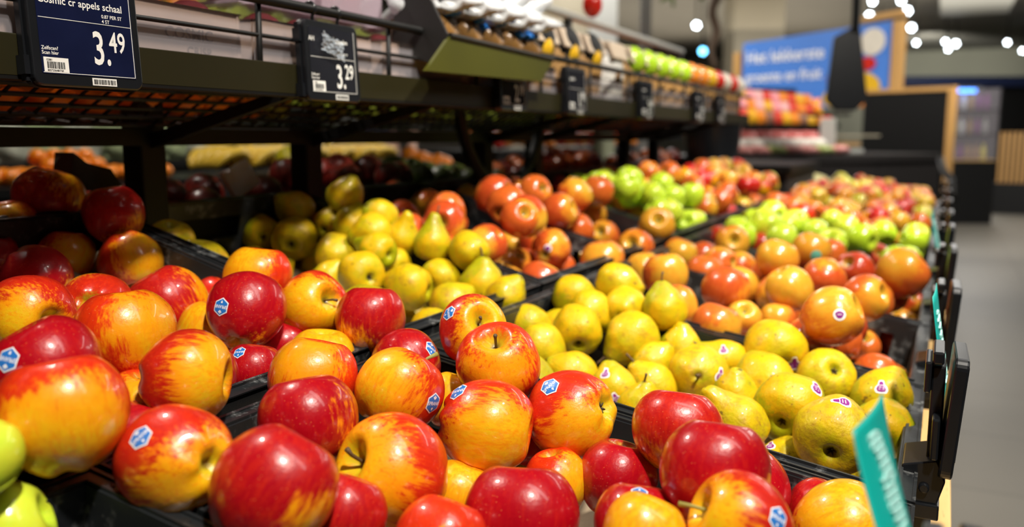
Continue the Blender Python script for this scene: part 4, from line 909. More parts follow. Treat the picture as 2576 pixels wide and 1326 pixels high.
def fill(rn, i):
    row = RR if rn == 'R' else LR; kd = content[(rn, i)]; Fm = crate_frame(row, i); L = row['len']; rnd = random.Random(i*7+(rn == 'R'))
    r0 = 0.036 if kd != 'pear' else 0.0345
    layers = [-0.085, -0.045, -0.015, 0.02, 0.045] if i <= 2 else [-0.07, -0.03, 0.004, 0.034]
    if rn == 'L': layers = [a+0.01 for a in layers] + ([0.062] if i in (3, 4) else [])
    if i == 0: return
    n = 0
    for li, hgt in enumerate(layers):
        cand = [(x, y) for x in [0.05+0.018*k for k in range(int((L-0.09)/0.018)+1)] for y in [0.05+0.018*k for k in range(17)]]
        rnd.shuffle(cand)
        for (x, y) in cand:
            if li >= 2:
                e = min(x, L-x)
                if e < 0.04+0.35*max(0, hgt+0.02): continue
                if rn == 'L' and i >= 2 and x < 0.06+2.0*(hgt+0.035): continue
            r = r0*rnd.uniform(0.92, 1.08); P = Fm @ Vector((x+rnd.uniform(-.005, .005), y+rnd.uniform(-.005, .005), hgt+rnd.uniform(-.008, .008)))
            if not in_frame(P, r): continue
            if not fits(P, r): continue
            if occludes(P, r): continue
            if (i == 1 and hgt > 0.0) or (rn == 'R' and i == 2 and hgt > -0.03) or (i == 2 and hgt > 0.03): continue
            if i == 3 and rn == 'R' and hgt > 0.02: continue
            ax = Vector((rnd.gauss(0, .6), rnd.gauss(0, .6), rnd.gauss(.3, .7))).normalized(); bl = Vector((rnd.gauss(0, 1), rnd.gauss(0, 1), rnd.gauss(0, 1))).normalized()
            k = {'sprank': 'A', 'pear': 'P', 'orange': 'R', 'lime': 'G'}.get(kd)
            cov, tone = (rnd.uniform(.1, .5), rnd.uniform(0, 1)) if k == 'A' else (rnd.uniform(.3, .65), rnd.uniform(.2, .9)) if k == 'P' else (rnd.uniform(.1, .7), rnd.uniform(.2, 1)) if k == 'R' else (rnd.uniform(.2, .8), rnd.random())
            grp = None; lab = None
            if kd == 'mixed' and i == 6 and rn == 'R' and y < 0.2: kd2 = 'lime'; k = 'G'; lab = FILLAB[('R', 5)]; cov, tone = rnd.uniform(.2, .8), rnd.random(); grp = lab.replace('apple ', 'apples ')
            elif kd == 'mixed':
                q = rnd.random(); k = 'R' if q < .72 else 'A'
                if k == 'R': cov, tone = rnd.choice(((.95, .6), (.6, 1), (.4, 1), (.2, .8), (.8, .9)))
                else: cov, tone = rnd.choice(((.1, .3), (.3, .8), (.6, .9)))
                lab = 'red, orange or yellow apple in the far mixed crates, ' + ('aisle side' if rn == 'R' else 'shelf side'); grp = 'far mixed apples, ' + ('aisle side' if rn == 'R' else 'shelf side')
            elif kd != 'mixed': lab = FILLAB[(rn, i)]; grp = lab.replace('apple ', 'apples ').replace('pear low', 'pears low')
            if kd == 'orange' and rn == 'L' and i == 4 and x > L*0.6 and y > 0.25 and rnd.random() < .5: k = 'G'; lab = 'lime green apple strayed among the orange red apples of the upper row'; grp = 'lime green apples among the orange red ones'
            stm = None
            if i == 2: stm = stem_pe[n % 3] if rnd.random() < .4 else None
            elif i <= 5 and rnd.random() < .5: stm = stem_ap
            MIXQ.append((k, P, r, ax, bl, cov, tone, n, stm, lab, grp, i, 'pear' if k == 'P' else 'apple')); FR.append((P, r, k)); n += 1
    counts[(rn, i)] = n
MIXQ = []
for i in range(1, NC):
    for rn in 'RL':
        if rn == 'R' or i < NL: fill(rn, i)
print('fill', counts)
DISC = []
for (P, r, k) in FR:
    px, py, z = project(P); DISC.append((px, py, r*F_PX/z, z))
def visible(P, r):
    px, py, z = project(P); R_ = r*F_PX/z; nb = [d for d in DISC if d[3] < z-0.2*r and math.hypot(d[0]-px, d[1]-py) < d[2]+R_]
    c = 0
    for a in range(12):
        for q in (0.0, 0.5, 0.92):
            x, y = px+R_*q*math.cos(a*0.5236), py-R_*q*math.sin(a*0.5236)
            if 0 <= x <= 2576 and 0 <= y <= 1326 and not any((d[0]-x)**2+(d[1]-y)**2 < (d[2]*0.97)**2 for d in nb): c += 1
    return c >= 2
napple = sum(1 for h in H if h[0] != 'P') + 45; far = []
order = [m for m in sorted(MIXQ, key=lambda m: -m[2]/project(m[1])[2]) if visible(m[1], m[2])]
print('visible fillers', len(order), 'of', len(MIXQ))
for m in order:
    k, P, r, ax, bl, cov, tone, n, stm, lab, grp, i, cat = m
    if cat == 'apple':
        napple += 1
        if napple > 300: far.append(m); continue
    if i >= 5:
        o = bpy.data.objects.new('apple', LOWA[k]); COL.objects.link(o)
        o.matrix_world = Matrix.Translation(P) @ ax.to_track_quat('Z', 'Y').to_matrix().to_4x4() @ Matrix.Scale(r, 4)
        o['blush'] = tuple(bl); o['cover'] = float(cov); o['tone'] = float(tone)
    else: o, _, _ = make_fruit(k, P, r, ax, bl, cov, tone, 0, n, stm, calyx=(i <= 3))
    tag(o, lab, cat, grp)
print('apples', napple, 'far', len(far))
def far_mat():
    t = NT('far_fruit_skin'); a = t.N('ShaderNodeAttribute', attribute_type='GEOMETRY', attribute_name='skin'); t.P(Base_Color=a.outputs['Color'], Roughness=0.3, Coat_Weight=0.4); return t.m
if far:
    mb = MB(); cols = []
    rnd = random.Random(5); src = LOWA['R']; sv = [v.co.copy() for v in src.vertices]; sf = [tuple(p.vertices) for p in src.polygons]
    pal = [(.80, .34, .03), (.82, .20, .02), (.58, .02, .01), (.80, .52, .04), (.74, .12, .03), (.62, .58, .05), (.70, .30, .04), (.76, .42, .04)]
    palg = [(.52, .72, .03), (.60, .78, .05), (.46, .66, .02)]; palo = [(.70, .24, .04), (.62, .10, .03), (.72, .42, .05), (.66, .34, .05)]
    allv = []; allf = []
    for m in far:
        Mx = Matrix.Translation(m[1]) @ m[3].to_track_quat('Z', 'Y').to_matrix().to_4x4() @ Matrix.Scale(m[2], 4); b = len(allv)
        allv += [tuple(Mx @ v) for v in sv]; allf += [tuple(i+b for i in f) for f in sf]
        pl = palg if m[0] == 'G' else palo if m[11] <= 4 else pal; c1, c2 = rnd.choice(pl), rnd.choice(pl)
        for v in sv:
            f = min(1, max(0, 0.5+1.4*v.dot(m[4]))); cols.append(tuple(c1[q]*(1-f)+c2[q]*f for q in range(3)))
    me = bpy.data.meshes.new('far_apples'); me.from_pydata(allv, [], allf)
    at_ = me.color_attributes.new('skin', 'FLOAT_COLOR', 'POINT')
    for i_, c in enumerate(cols): at_.data[i_].color = (c[0], c[1], c[2], 1)
    for p in me.polygons: p.use_smooth = True
    me.materials.append(far_mat()); o = bpy.data.objects.new('far_apples', me); COL.objects.link(o)
    tag(o, 'far heaps of small red, orange, yellow and lime apples toward the end of the stand', 'apples', kind='stuff')
# ---------------------------------------------------------------- goods on the upper shelf
def atY(px, py, Y):
    d = at(px, py, 1.0) - CAM
    return CAM + d*((Y-CAM.y)/d.y)
M['carton'] = simple('pinkish_carton', (0.30, 0.215, 0.175), 0.45, 0.25, 14)
M['punnet'] = glass_mat('clear_punnet', (0.50, 0.40, 0.46), 0.42)
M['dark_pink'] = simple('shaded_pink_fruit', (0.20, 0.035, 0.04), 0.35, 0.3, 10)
for k, (y, nm) in enumerate(((0.10, 'at the far left'), (0.36, 'behind the navy tag'), (0.575, 'lettered COSMIC CRISP'), (0.84, 'behind the charcoal tag'), (1.10, 'beside the charcoal bracket'), (1.36, 'under the olive tray'), (1.70, 'right of the olive tray'))):
    root = empty('fruit_carton', (-0.82, y, 1.172)); tag(root, 'pinkish grey carton of apples on the upper shelf, ' + nm, 'carton')
    mb = MB(); mb.box(0.060, 0.066, 0.002, 0.235, 0, 0.070); mb.box(-0.066, -0.060, 0.002, 0.235, 0, 0.070); mb.box(-0.066, 0.066, 0.002, 0.008, 0, 0.070); mb.box(-0.066, 0.066, 0.229, 0.235, 0, 0.070); mb.box(-0.066, 0.066, 0.002, 0.235, 0, 0.004)
    mb.build('carton_wall', M['carton'], root, bevel=0.002)
    for a in range(3):
        for b in range(2):
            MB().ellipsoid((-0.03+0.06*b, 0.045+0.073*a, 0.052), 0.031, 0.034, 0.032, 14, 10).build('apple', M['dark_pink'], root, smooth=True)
    MB().box(-0.064, 0.064, 0.004, 0.233, 0.088, 0.0895).build('clear_lid', M['punnet'], root, bevel=0.001)
    if 'COSMIC' in nm:
        R_ = Matrix(((0, 0, 1, 0), (1, 0, 0, 0), (0, 1, 0, 0), (0, 0, 0, 1))); mb = MB()
        flat(mb, text2d('COSMIC', 0.017, 'LEFT', 1.1), R_, 0.120, 0.034, 0.0668); flat(mb, text2d('CRISP', 0.013, 'LEFT', 1.1), R_, 0.150, 0.018, 0.0668)
        mb.build('lettering', M['ink_dark'], root)
for k, y in enumerate((0.02, 0.17, 0.33, 0.50, 0.67, 0.84, 1.0)):
    root = empty('fruit_punnet', (-0.835, y, 1.263)); tag(root, 'clear lilac tinted punnet stacked on the cartons of the upper shelf', 'punnet', 'clear punnets stacked on the cartons')
    mb = MB(); mb.box(0.05, 0.052, 0, 0.145, 0, 0.075); mb.box(-0.052, -0.05, 0, 0.145, 0, 0.075); mb.box(-0.05, 0.05, 0, 0.002, 0, 0.075); mb.box(-0.05, 0.05, 0.143, 0.145, 0, 0.075); mb.box(-0.05, 0.05, 0, 0.145, 0, 0.002); mb.box(-0.056, 0.056, -0.004, 0.149, 0.073, 0.076)
    mb.build('punnet_tub', M['punnet'], root)
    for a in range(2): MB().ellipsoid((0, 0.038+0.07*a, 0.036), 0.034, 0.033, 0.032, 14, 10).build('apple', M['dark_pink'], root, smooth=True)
# olive tray bolted on the rail
root = empty('shelf_tray', (-0.70, 1.15, 1.2)); tag(root, 'shelf tray with charcoal six sided end plate and olive front lip', 'tray')
iv = Matrix.Translation((0.70, -1.15, -1.2))
poly = [atY(px, py, 1.15) for px, py in ((1005, -60), (1066, -40), (1128, 86), (1110, 166), (985, 130))]
MB().prism([(p.x, p.z) for p in poly], 'y', 1.146, 1.152, iv).build('end_plate', M['bracket'], root)
q = [atX(px, py, -0.668) for px, py in ((1132, 92), (1392, 152), (1362, 205), (1072, 178))]; q2 = [p + Vector((-0.006, 0, 0)) for p in q]
MB().add([iv @ p for p in q+q2], [(0, 1, 2, 3), (7, 6, 5, 4), (0, 4, 5, 1), (1, 5, 6, 2), (2, 6, 7, 3), (3, 7, 4, 0)]).build('front_lip', M['olive'], root)
MB().tube([iv @ (q[0]+Vector((0, 0, .002))), iv @ (q[1]+Vector((0, 0, .002)))], 0.004, 8).build('lip_edge', M['bracket'], root)
MB().box(-0.90, -0.674, 1.152, 1.56, 1.225, 1.229, iv).build('tray_floor', M['bracket'], root)
M['bag_white'] = simple('white_bag_film', (0.62, 0.64, 0.66), 0.3, 0.12, 30, bump=0.5)
M['bag_blue'] = simple('blue_print', (0.02, 0.22, 0.75), 0.35, 0.2)
M['amber'] = simple('amber_pouch', (0.22, 0.11, 0.03), 0.3, 0.5, 25)
for k in range(5):
    y = 1.20+0.078*k; root = empty('fruit_bag', (-0.745, y, 1.23)); tag(root, 'amber pouch with a crumpled white and blue film top on the olive tray', 'bag', 'white and blue topped pouches on the olive tray')
    MB().ellipsoid((0, 0, 0.030), 0.055, 0.035, 0.034, 18, 12, 0.2, pw=0.7).build('pouch', M['amber'], root, smooth=True)
    MB().ellipsoid((0.008, 0, 0.082), 0.064, 0.050, 0.042, 30, 22, 0.75).build('film_top', M['bag_white'], root, smooth=True)
    mb = MB(); rn = random.Random(k)
    for _ in range(4):
        a = rn.uniform(-0.9, 0.9); mb = MB(); mb.ellipsoid((0.052*math.cos(a), 0.042*math.sin(a)*1.0, 0.062+rn.uniform(-.015, .035)), 0.011, 0.013, 0.007, 10, 8, 0.5); mb.build('blue_print', M['bag_blue'], root, smooth=True)
# card packs with round windows
M['kraft_pack'] = simple('kraft_pack', (0.40, 0.22, 0.07), 0.6, 0.15, 12)
M['pale_flap'] = simple('pale_pack_flap', (0.62, 0.50, 0.38), 0.6, 0.1, 12)
M['pack_white'] = simple('white_pack', (0.72, 0.70, 0.66), 0.5, 0.06, 12)
FC = {'yellow': simple('window_fruit_yellow', (0.72, 0.42, 0.02), 0.25, 0.15, 8), 'lime': simple('window_fruit_lime', (0.42, 0.66, 0.03), 0.22, 0.12, 8),
      'orange': simple('window_fruit_orange', (0.75, 0.24, 0.03), 0.25, 0.15, 8), 'red': simple('window_fruit_red', (0.55, 0.02, 0.01), 0.25, 0.2, 8), 'pale': simple('window_fruit_pale', (0.66, 0.6, 0.5), 0.35, 0.15, 8)}
packs = [(1.66, 'yellow'), (1.80, 'yellow'), (1.94, 'yellow'), (2.10, 'white')] + [(2.24+0.115*k, c) for k, c in enumerate(['lime', 'lime', 'lime', 'lime', 'lime', 'orange', 'orange', 'yellow', 'red', 'pale', 'red', 'pale'])]
for k, (y, c) in enumerate(packs):
    root = empty('fruit_pack', (-0.80, y, 1.172))
    cn = {'yellow': 'kraft card pack with yellow fruit in round windows, ', 'lime': 'kraft card pack of lime green apples, ', 'orange': 'kraft card pack of orange fruit, ', 'red': 'kraft card pack of red apples, ', 'pale': 'kraft card pack of pale fruit, ', 'white': 'white card pack with one dark round window, '}[c]
    wh = 'right of the white topped bags' if y < 2.05 else 'between yellow and lime green fruit' if c == 'white' else 'along the upper shelf' if c in ('lime', 'orange') else 'near the shelf end'
    tag(root, cn + wh, 'pack', None if c == 'white' else 'card packs of %s fruit, %s' % (c, wh))
    hw = 0.066 if y < 2.2 else 0.054
    MB().ellipsoid((0, 0, 0.080), 0.066, hw, 0.082, 24, 14, 0.03, pw=0.6).build('pack_body', M['pack_white'] if c == 'white' else M['kraft_pack'], root, smooth=True)
    MB().prism([(-0.05, 0.150), (0.046, 0.146), (0.064, 0.115), (0.072, 0.117), (0.056, 0.158), (-0.045, 0.166)], 'y', -hw*0.8, hw*0.8).build('top_flap', M['pale_flap'], root, bevel=0.003)
    if c == 'white': MB().ellipsoid((0.056, -0.01, 0.07), 0.014, 0.026, 0.026, 16, 10).build('window', M['amber'], root, smooth=True)
    else:
        MB().ellipsoid((0.046, 0, 0.120), 0.028, hw*0.86, 0.046, 18, 12).build('window', M['ink_black'], root, smooth=True)
        MB().ellipsoid((0.042, -0.006, 0.124 if y > 2.05 else 0.108), 0.046 if y > 2.05 else 0.036, hw*(0.72 if y > 2.05 else 0.52), 0.040 if y > 2.05 else 0.034, 18, 12).build('fruit', FC[c], root, smooth=True)
part(MB().tube([(-1.0, 1.2, 1.447), (-1.0, SY1, 1.447)], 0.013, 12), 'rear_rail', M['greywhite'], smooth=True)
for y in (1.24, 2.4, SY1-0.03): part(MB().box(-1.01, -0.99, y-0.01, y+0.01, 1.12, 1.447), 'rail_support', M['bracket'])
P_ = atX(1490, 62, -0.99)
o = MB().ellipsoid((0, 0, 0), 0.030, 0.030, 0.038, 18, 12).build('red_ornament', FC['red'], smooth=True, loc=(-0.99, P_.y, 1.498)); tag(o, 'deep red round ornament standing on the pale rear rail of the shelf', 'ornament')

# ---------------------------------------------------------------- far side of the stand: fruit in the shade
M['shade_red'] = simple('shaded_red_fruit', (0.10, 0.008, 0.005), 0.3, 0.5, 14)  # red and orange skins darkened, the shelf's shade put into the colour
M['shade_orange'] = simple('shaded_orange_fruit', (0.26, 0.06, 0.012), 0.3, 0.4, 14)
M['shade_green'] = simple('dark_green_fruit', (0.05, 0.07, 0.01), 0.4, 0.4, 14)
rn = random.Random(11)
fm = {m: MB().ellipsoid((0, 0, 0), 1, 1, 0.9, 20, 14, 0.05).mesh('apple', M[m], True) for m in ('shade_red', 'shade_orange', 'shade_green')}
y = 0.55; n = 0
while y < 4.0:
    for x in (-1.13, -1.21, -1.29):
        for lv in (0, 1):
            if lv and (rn.random() < 0.4 or x < -1.25): continue
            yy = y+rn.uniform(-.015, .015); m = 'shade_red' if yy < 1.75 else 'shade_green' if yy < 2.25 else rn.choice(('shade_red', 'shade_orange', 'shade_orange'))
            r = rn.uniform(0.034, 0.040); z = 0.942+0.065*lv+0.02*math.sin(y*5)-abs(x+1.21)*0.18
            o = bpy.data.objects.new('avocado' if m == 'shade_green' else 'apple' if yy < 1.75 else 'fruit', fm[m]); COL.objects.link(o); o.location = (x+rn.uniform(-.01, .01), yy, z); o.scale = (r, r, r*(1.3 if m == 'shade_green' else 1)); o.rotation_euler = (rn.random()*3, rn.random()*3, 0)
            if m == 'shade_green': tag(o, 'shaded dark green avocado heaped on the far side of the stand', 'avocado', 'shaded avocados on the far side of the stand')
            elif yy < 1.75: tag(o, 'dark red apple in shade on the far side of the stand, behind the near posts', 'apple', 'shaded apples behind the near posts')
            else: tag(o, 'shaded reddish fruit on the far side of the stand, behind the round hoop', 'fruit', 'shaded fruit behind the round hoop')
    y += 0.078
o = MB().box(-0.004, 0.004, -0.035, 0.035, 0, 0.05).build('price_card', M['white'], loc=atX(622, 482, -1.085)); o.rotation_euler = (0.35, -0.3, 0); tag(o, 'small tilted white card among the shaded apples behind the posts', 'card')
o = MB().prism([(-0.04, 0), (0.05, 0), (0.03, 0.03), (-0.01, 0.04), (-0.03, 0.055)], 'x', -0.02, 0.02).build('paper_sack', simple('dark_sack', (0.05, 0.05, 0.035), 0.7, 0.3, 10), loc=atX(215, 478, -1.12)); tag(o, 'dark crumpled sack behind the topmost shaded apple at left', 'sack')

# ---------------------------------------------------------------- neighbouring aisle seen through the gap
def shelving(x0, x1, y0, y1, z, name, lab, mat='black'):
    root = empty(name, ((x0+x1)/2, (y0+y1)/2, 0)); tag(root, lab, 'shelf'); iv = Matrix.Translation((-(x0+x1)/2, -(y0+y1)/2, 0))
    MB().box(x0, x1, y0, y1, z-0.03, z, iv).build('top', M[mat], root); MB().box(x0, x1-0.02, y0+0.02, y1-0.02, 0.0, z-0.03, iv).build('body', M['dark_panel'], root)
    return root
shelving(-3.05, -2.55, 1.2, 4.2, 0.945, 'produce_table', 'low dark table with salads, mandarins and bananas seen through the gap')
shelving(-3.6, -3.1, 1.2, 4.2, 1.00, 'riser', 'dark riser behind the mandarins and bananas carrying salad bags and boxes')
M['salad'] = simple('salad_bag_film', (0.42, 0.50, 0.28), 0.16, 0.7, 26, bump=0.8)
M['salad2'] = simple('salad_bag_film_pale', (0.60, 0.62, 0.50), 0.14, 0.4, 20, bump=0.8)
M['mandarin'] = simple('mandarin_peel', (0.85, 0.24, 0.01), 0.35, 0.1, 30)
M['lemon'] = simple('lemon_yellow', (0.85, 0.72, 0.03), 0.3, 0.1, 30)
M['banana'] = simple('banana_peel', (0.70, 0.45, 0.04), 0.4, 0.2, 10)
rn = random.Random(3)
for a in range(9):
    for b in range(2):
        root = MB().ellipsoid((0, 0, 0), 0.055, 0.085, 0.085, 20, 14, 0.5, pw=0.8).build('salad_bag', M['salad' if (a+b) % 2 else 'salad2'], smooth=True, loc=(-3.2-0.14*b, 1.85+0.155*a, 1.065+0.10*b+rn.uniform(-.01, .01)))
        tag(root, 'glossy pale green salad bag in the neighbouring aisle, left of the first post', 'salad bag', 'salad bags seen through the gap')
mm = MB().ellipsoid((0, 0, 0), 0.031, 0.031, 0.028, 16, 10).mesh('mandarin', M['mandarin'], True)
for a in range(15):
    for b in range(3):
        o = bpy.data.objects.new('mandarin', mm); COL.objects.link(o); o.location = (-2.66-0.06*b, 1.55+0.062*a, 0.972+0.03*(b if a % 7 < 4 else 0)); tag(o, 'bright orange mandarin in the row seen through the gap at left', 'mandarin', 'mandarins seen through the gap')
def banana(c, yaw, s):
    pts = []; r = []
    for k in range(13):
        t = k/12; a = math.radians(-70+140*t); pts.append(Vector((0, 0.11*math.sin(a), 0.11*math.cos(a)-0.05))); r.append(0.019*(math.sin(math.pi*min(1, max(0.0, t*0.94+0.03)))**0.5)+0.003)
    return pts, r
for k in range(7):
    root = empty('banana_bunch', (-2.80, 2.85+0.19*k, 0.965), rn.uniform(-.5, .5)); tag(root, 'bunch of golden bananas in the neighbouring aisle, between the two near posts', 'bananas', 'banana bunches seen through the gap')
    for j in range(5):
        pts, r = banana(0, 0, 1); Rm = Matrix.Rotation(math.radians(-30+15*j), 4, 'Y')
        MB().tube([Rm @ (p+Vector((0, 0, 0.02)))+Vector((0.03*(j-2), 0, 0)) for p in pts], r, 8).build('banana', M['banana'], root, smooth=True)
for (px, py, z, nm, col, dx, dy, dz, lab) in ((515, 378, 4.25, 'box', 'cream', .06, .20, .13, 'pale card box left of the bananas'), (670, 372, 4.4, 'box', 'cream', .06, .30, .13, 'wide pale box above the bananas'),
        (765, 425, 3.0, 'label_strip', 'white', .01, .12, .04, 'white shelf strip below the bananas'), (735, 400, 3.2, 'lemon', 'lemon', .05, .08, .05, 'bright yellow lemon in front of the bananas')):
    P = at(px, py, z)
    mb = MB()
    if nm == 'lemon': mb.ellipsoid((0, 0, 0), dx, dy, dz, 16, 10)
    elif nm == 'box': mb.prism([(-dy/2, -dz/2), (dy/2, -dz/2), (dy*0.42, dz/2), (-dy*0.46, dz/2)], 'x', -dx, dx)
    else: mb.box(-dx, dx, -dy/2, dy/2, -dz/2, dz/2)
    o = mb.build(nm, M[col], smooth=(nm == 'lemon'), bevel=0.004 if nm != 'lemon' else 0, loc=P); tag(o, lab, nm.replace('_', ' '))
# fruit crates beyond the bananas
for (px, py, z, m, lab, cnt) in ((1075, 402, 3.6, 'mandarin', 'orange fruit in a small heap beyond the round hoop', 7),):
    for k in range(cnt):
        o = bpy.data.objects.new('mandarin', mm); COL.objects.link(o); o.location = at(px-42+14*k, py+rn.uniform(-12, 14), z); o.scale = (1.3,)*3; tag(o, 'bright orange fruit heaped just left of the round hoop', 'mandarin', 'orange fruit left of the hoop')
shelving(-2.9, -2.35, 4.6, 7.6, 1.02, 'produce_table', 'dark table of tomatoes and onions beyond the round hoop')
tm = {c: MB().ellipsoid((0, 0, 0), 0.04, 0.04, 0.034, 16, 10).mesh('tomato', FC[c], True) for c in ('orange', 'red')}
for a in range(30):
    for b in range(3):
        c = 'red' if rn.random() < .5 else 'orange'; o = bpy.data.objects.new('tomato', tm[c]); COL.objects.link(o); o.location = (-2.42-0.09*b, 4.65+0.095*a, 1.055+0.03*b+rn.uniform(0, .03)); tag(o, 'blurred red or orange tomato beyond the round hoop', 'tomato', 'tomatoes beyond the hoop')
# shopper across the aisle
def person(base, yaw, lab):
    root = empty('person', base, yaw); tag(root, lab, 'person')
    J = [(0, 0, .98), (.10, 0, .90), (.11, .02, .50), (.11, 0, .09), (.11, -.10, .04), (-.10, 0, .90), (-.12, -.04, .50), (-.13, .04, .09), (-.13, -.07, .04), (0, 0, 1.18), (0, .01, 1.40), (0, 0, 1.50), (0, -.015, 1.60), (0, -.02, 1.70),
         (.19, .01, 1.40), (.25, .02, 1.13), (.22, -.14, .95), (-.19, .01, 1.40), (-.25, .0, 1.13), (-.23, -.12, .93)]
    E = [(0, 1), (1, 2), (2, 3), (3, 4), (0, 5), (5, 6), (6, 7), (7, 8), (0, 9), (9, 10), (10, 11), (11, 12), (12, 13), (10, 14), (14, 15), (15, 16), (10, 17), (17, 18), (18, 19)]
    Rr = [.14, .10, .065, .045, .04, .10, .065, .045, .04, .13, .13, .055, .09, .085, .06, .042, .03, .06, .042, .03]
    def skin(name, idx, grow, mat, par):
        me = bpy.data.meshes.new(name); m = {j: i for i, j in enumerate(idx)}
        me.from_pydata([J[j] for j in idx], [(m[a], m[b]) for a, b in E if a in m and b in m], []); o = bpy.data.objects.new(name, me); COL.objects.link(o); o.parent = par
        sk = o.modifiers.new('skin', 'SKIN'); 
        for i, j in enumerate(idx): me.skin_vertices[0].data[i].radius = (Rr[j]+grow, (Rr[j]+grow)*0.85)
        me.skin_vertices[0].data[0].use_root = True
        s = o.modifiers.new('sub', 'SUBSURF'); s.levels = 1; s.render_levels = 2; me.materials.append(mat); return o
    body = skin('body', list(range(20)), 0, simple('skin_tone', (0.45, 0.26, 0.18), 0.5, 0.05), root)
    skin('trousers', [0, 1, 2, 3, 5, 6, 7], 0.014, simple('dark_blue_denim', (0.035, 0.045, 0.11), 0.8, 0.3, 30), body)
    skin('jacket', [0, 9, 10, 14, 15, 17, 18], 0.02, simple('navy_jacket', (0.03, 0.035, 0.07), 0.7, 0.2, 20), body)
    MB().ellipsoid((0, 0.01, 1.69), 0.085, 0.10, 0.10, 18, 12, 0.1).build('hair', simple('brown_hair', (0.04, 0.025, 0.015), 0.7), body, smooth=True)
    for s in (-1, 1): MB().ellipsoid((0.12*s-0.005, -0.06, 0.045), 0.045, 0.13, 0.045, 16, 10).build('shoe', M['black'], body, smooth=True)
    return root
Pp = at(945, 390, 5.7); person((Pp.x, Pp.y, 0), 0.6, 'person in dark blue trousers and navy jacket across the aisle, seen through the gap')
Pp = at(1518, 350, 5.0)
o = MB().ellipsoid((0, 0, 0), 0.05, 0.09, 0.17, 20, 14, 0.12, pw=0.6).build('shopping_bag', simple('sage_cloth', (0.40, 0.42, 0.28), 0.8, 0.15, 12), smooth=True, loc=Pp); tag(o, 'pale sage green cloth bag standing behind the shelf posts, left of the black bin', 'bag')
shelving(Pp.x-0.5, Pp.x+0.09, Pp.y-0.5, Pp.y+0.6, Pp.z-0.168, 'side_counter', 'dark side counter under the sage green bag')

# ---------------------------------------------------------------- end of the stand, counters and the market hall
side = (-1.0, -0.55, 3.66, 4.55)
shelving(*side, 0.985, 'side_table', 'dark side table at the end of the upper row carrying the black bin')
Pb = at(1790, 395, 4.1); root = empty('bin', (Pb.x, Pb.y, 0.985)); tag(root, 'round black bin standing at the end of the shelf', 'bin')
mb = MB(); mb.tube([(0, 0, 0), (0, 0, 0.005), (0, 0, 0.19)], [0.115, 0.118, 0.137], 28); mb.build('bin_body', M['black_plastic'], root, smooth=False)
MB().tube([(0, 0, 0.178), (0, 0, 0.196)], 0.143, 28).build('rim', M['black_plastic'], root)
def oriented(pa, pb, depth):
    """box frame whose front runs pa->pb (ground plan), returns matrix and width"""
    d = Vector((pb.x-pa.x, pb.y-pa.y, 0)); w_ = d.length; d.normalize(); n = Vector((-d.y, d.x, 0))
    if n.dot(Vector((CAM.x-pa.x, CAM.y-pa.y, 0))) > 0: n = -n
    Mx = Matrix(((d.x, n.x, 0, pa.x), (d.y, n.y, 0, pa.y), (0, 0, 1, 0), (0, 0, 0, 1))); return Mx, w_
Ca, Cb = at(1835, 400, 5.15), at(2368, 380, 6.3); Mc, Wc = oriented(Ca, Cb, .7)
root = empty('service_counter'); root.matrix_world = Mc; tag(root, 'dark brown service counter behind the far end of the stand', 'counter')
MB().box(0, Wc, 0, 0.8, 0.93, 0.985).build('worktop', M['dark_panel'], root, bevel=0.004)
nP = 3
for k in range(nP): MB().box(Wc*k/nP+0.004, Wc*(k+1)/nP-0.004, 0.01, 0.03, 0.05, 0.925).build('front_board', M['dark_panel'], root)
MB().box(0.02, Wc-0.02, 0.03, 0.78, 0, 0.93).build('carcass', M['black'], root)
def on(u, v, z): return Mc @ Vector((u, v, z))
MP = [simple('meat_pack_%s' % n, c, 0.2, 0.35, 40, bump=0.5) for n, c in (('pink', (.62, .26, .24)), ('white', (.72, .68, .62)), ('rose', (.48, .13, .12)), ('leaf', (.40, .46, .16)))]
for k in range(22):
    m = MP[k % 3 if k % 9 else 3]; u = 0.06+0.052*k
    o = MB().ellipsoid((0, 0, 0), 0.075, 0.055, 0.028+0.012*(k % 3), 16, 10, 0.4, pw=0.7).build('food_pack', m, smooth=True, loc=on(u, 0.12+0.10*(k % 3), 1.015+0.035*(k % 3)))
    tag(o, 'pink or white wrapped food pack on the service counter, right of the black bin', 'food pack', 'wrapped packs on the service counter')
u0 = Wc*0.66
for (dz, wd, m, lab, nm) in ((0.0, .28, 'greywhite', 'thin pale tray lying on the right of the service counter', 'tray'), (0.05, .20, 'kraft', 'tan card box on the service counter above the pale tray', 'box'), (0.115, .40, 'cream', 'long pale board on a low stand at the right of the service counter', 'board')):
    o = MB().box(-wd/2, wd/2, -0.1, 0.1, 0, 0.030 if dz < .1 else 0.014).build(nm, M[m], bevel=0.003); o.matrix_world = Mc @ Matrix.Translation((u0+0.12*(dz > .1)+0.05, 0.35, 0.986+dz)); tag(o, lab, nm)
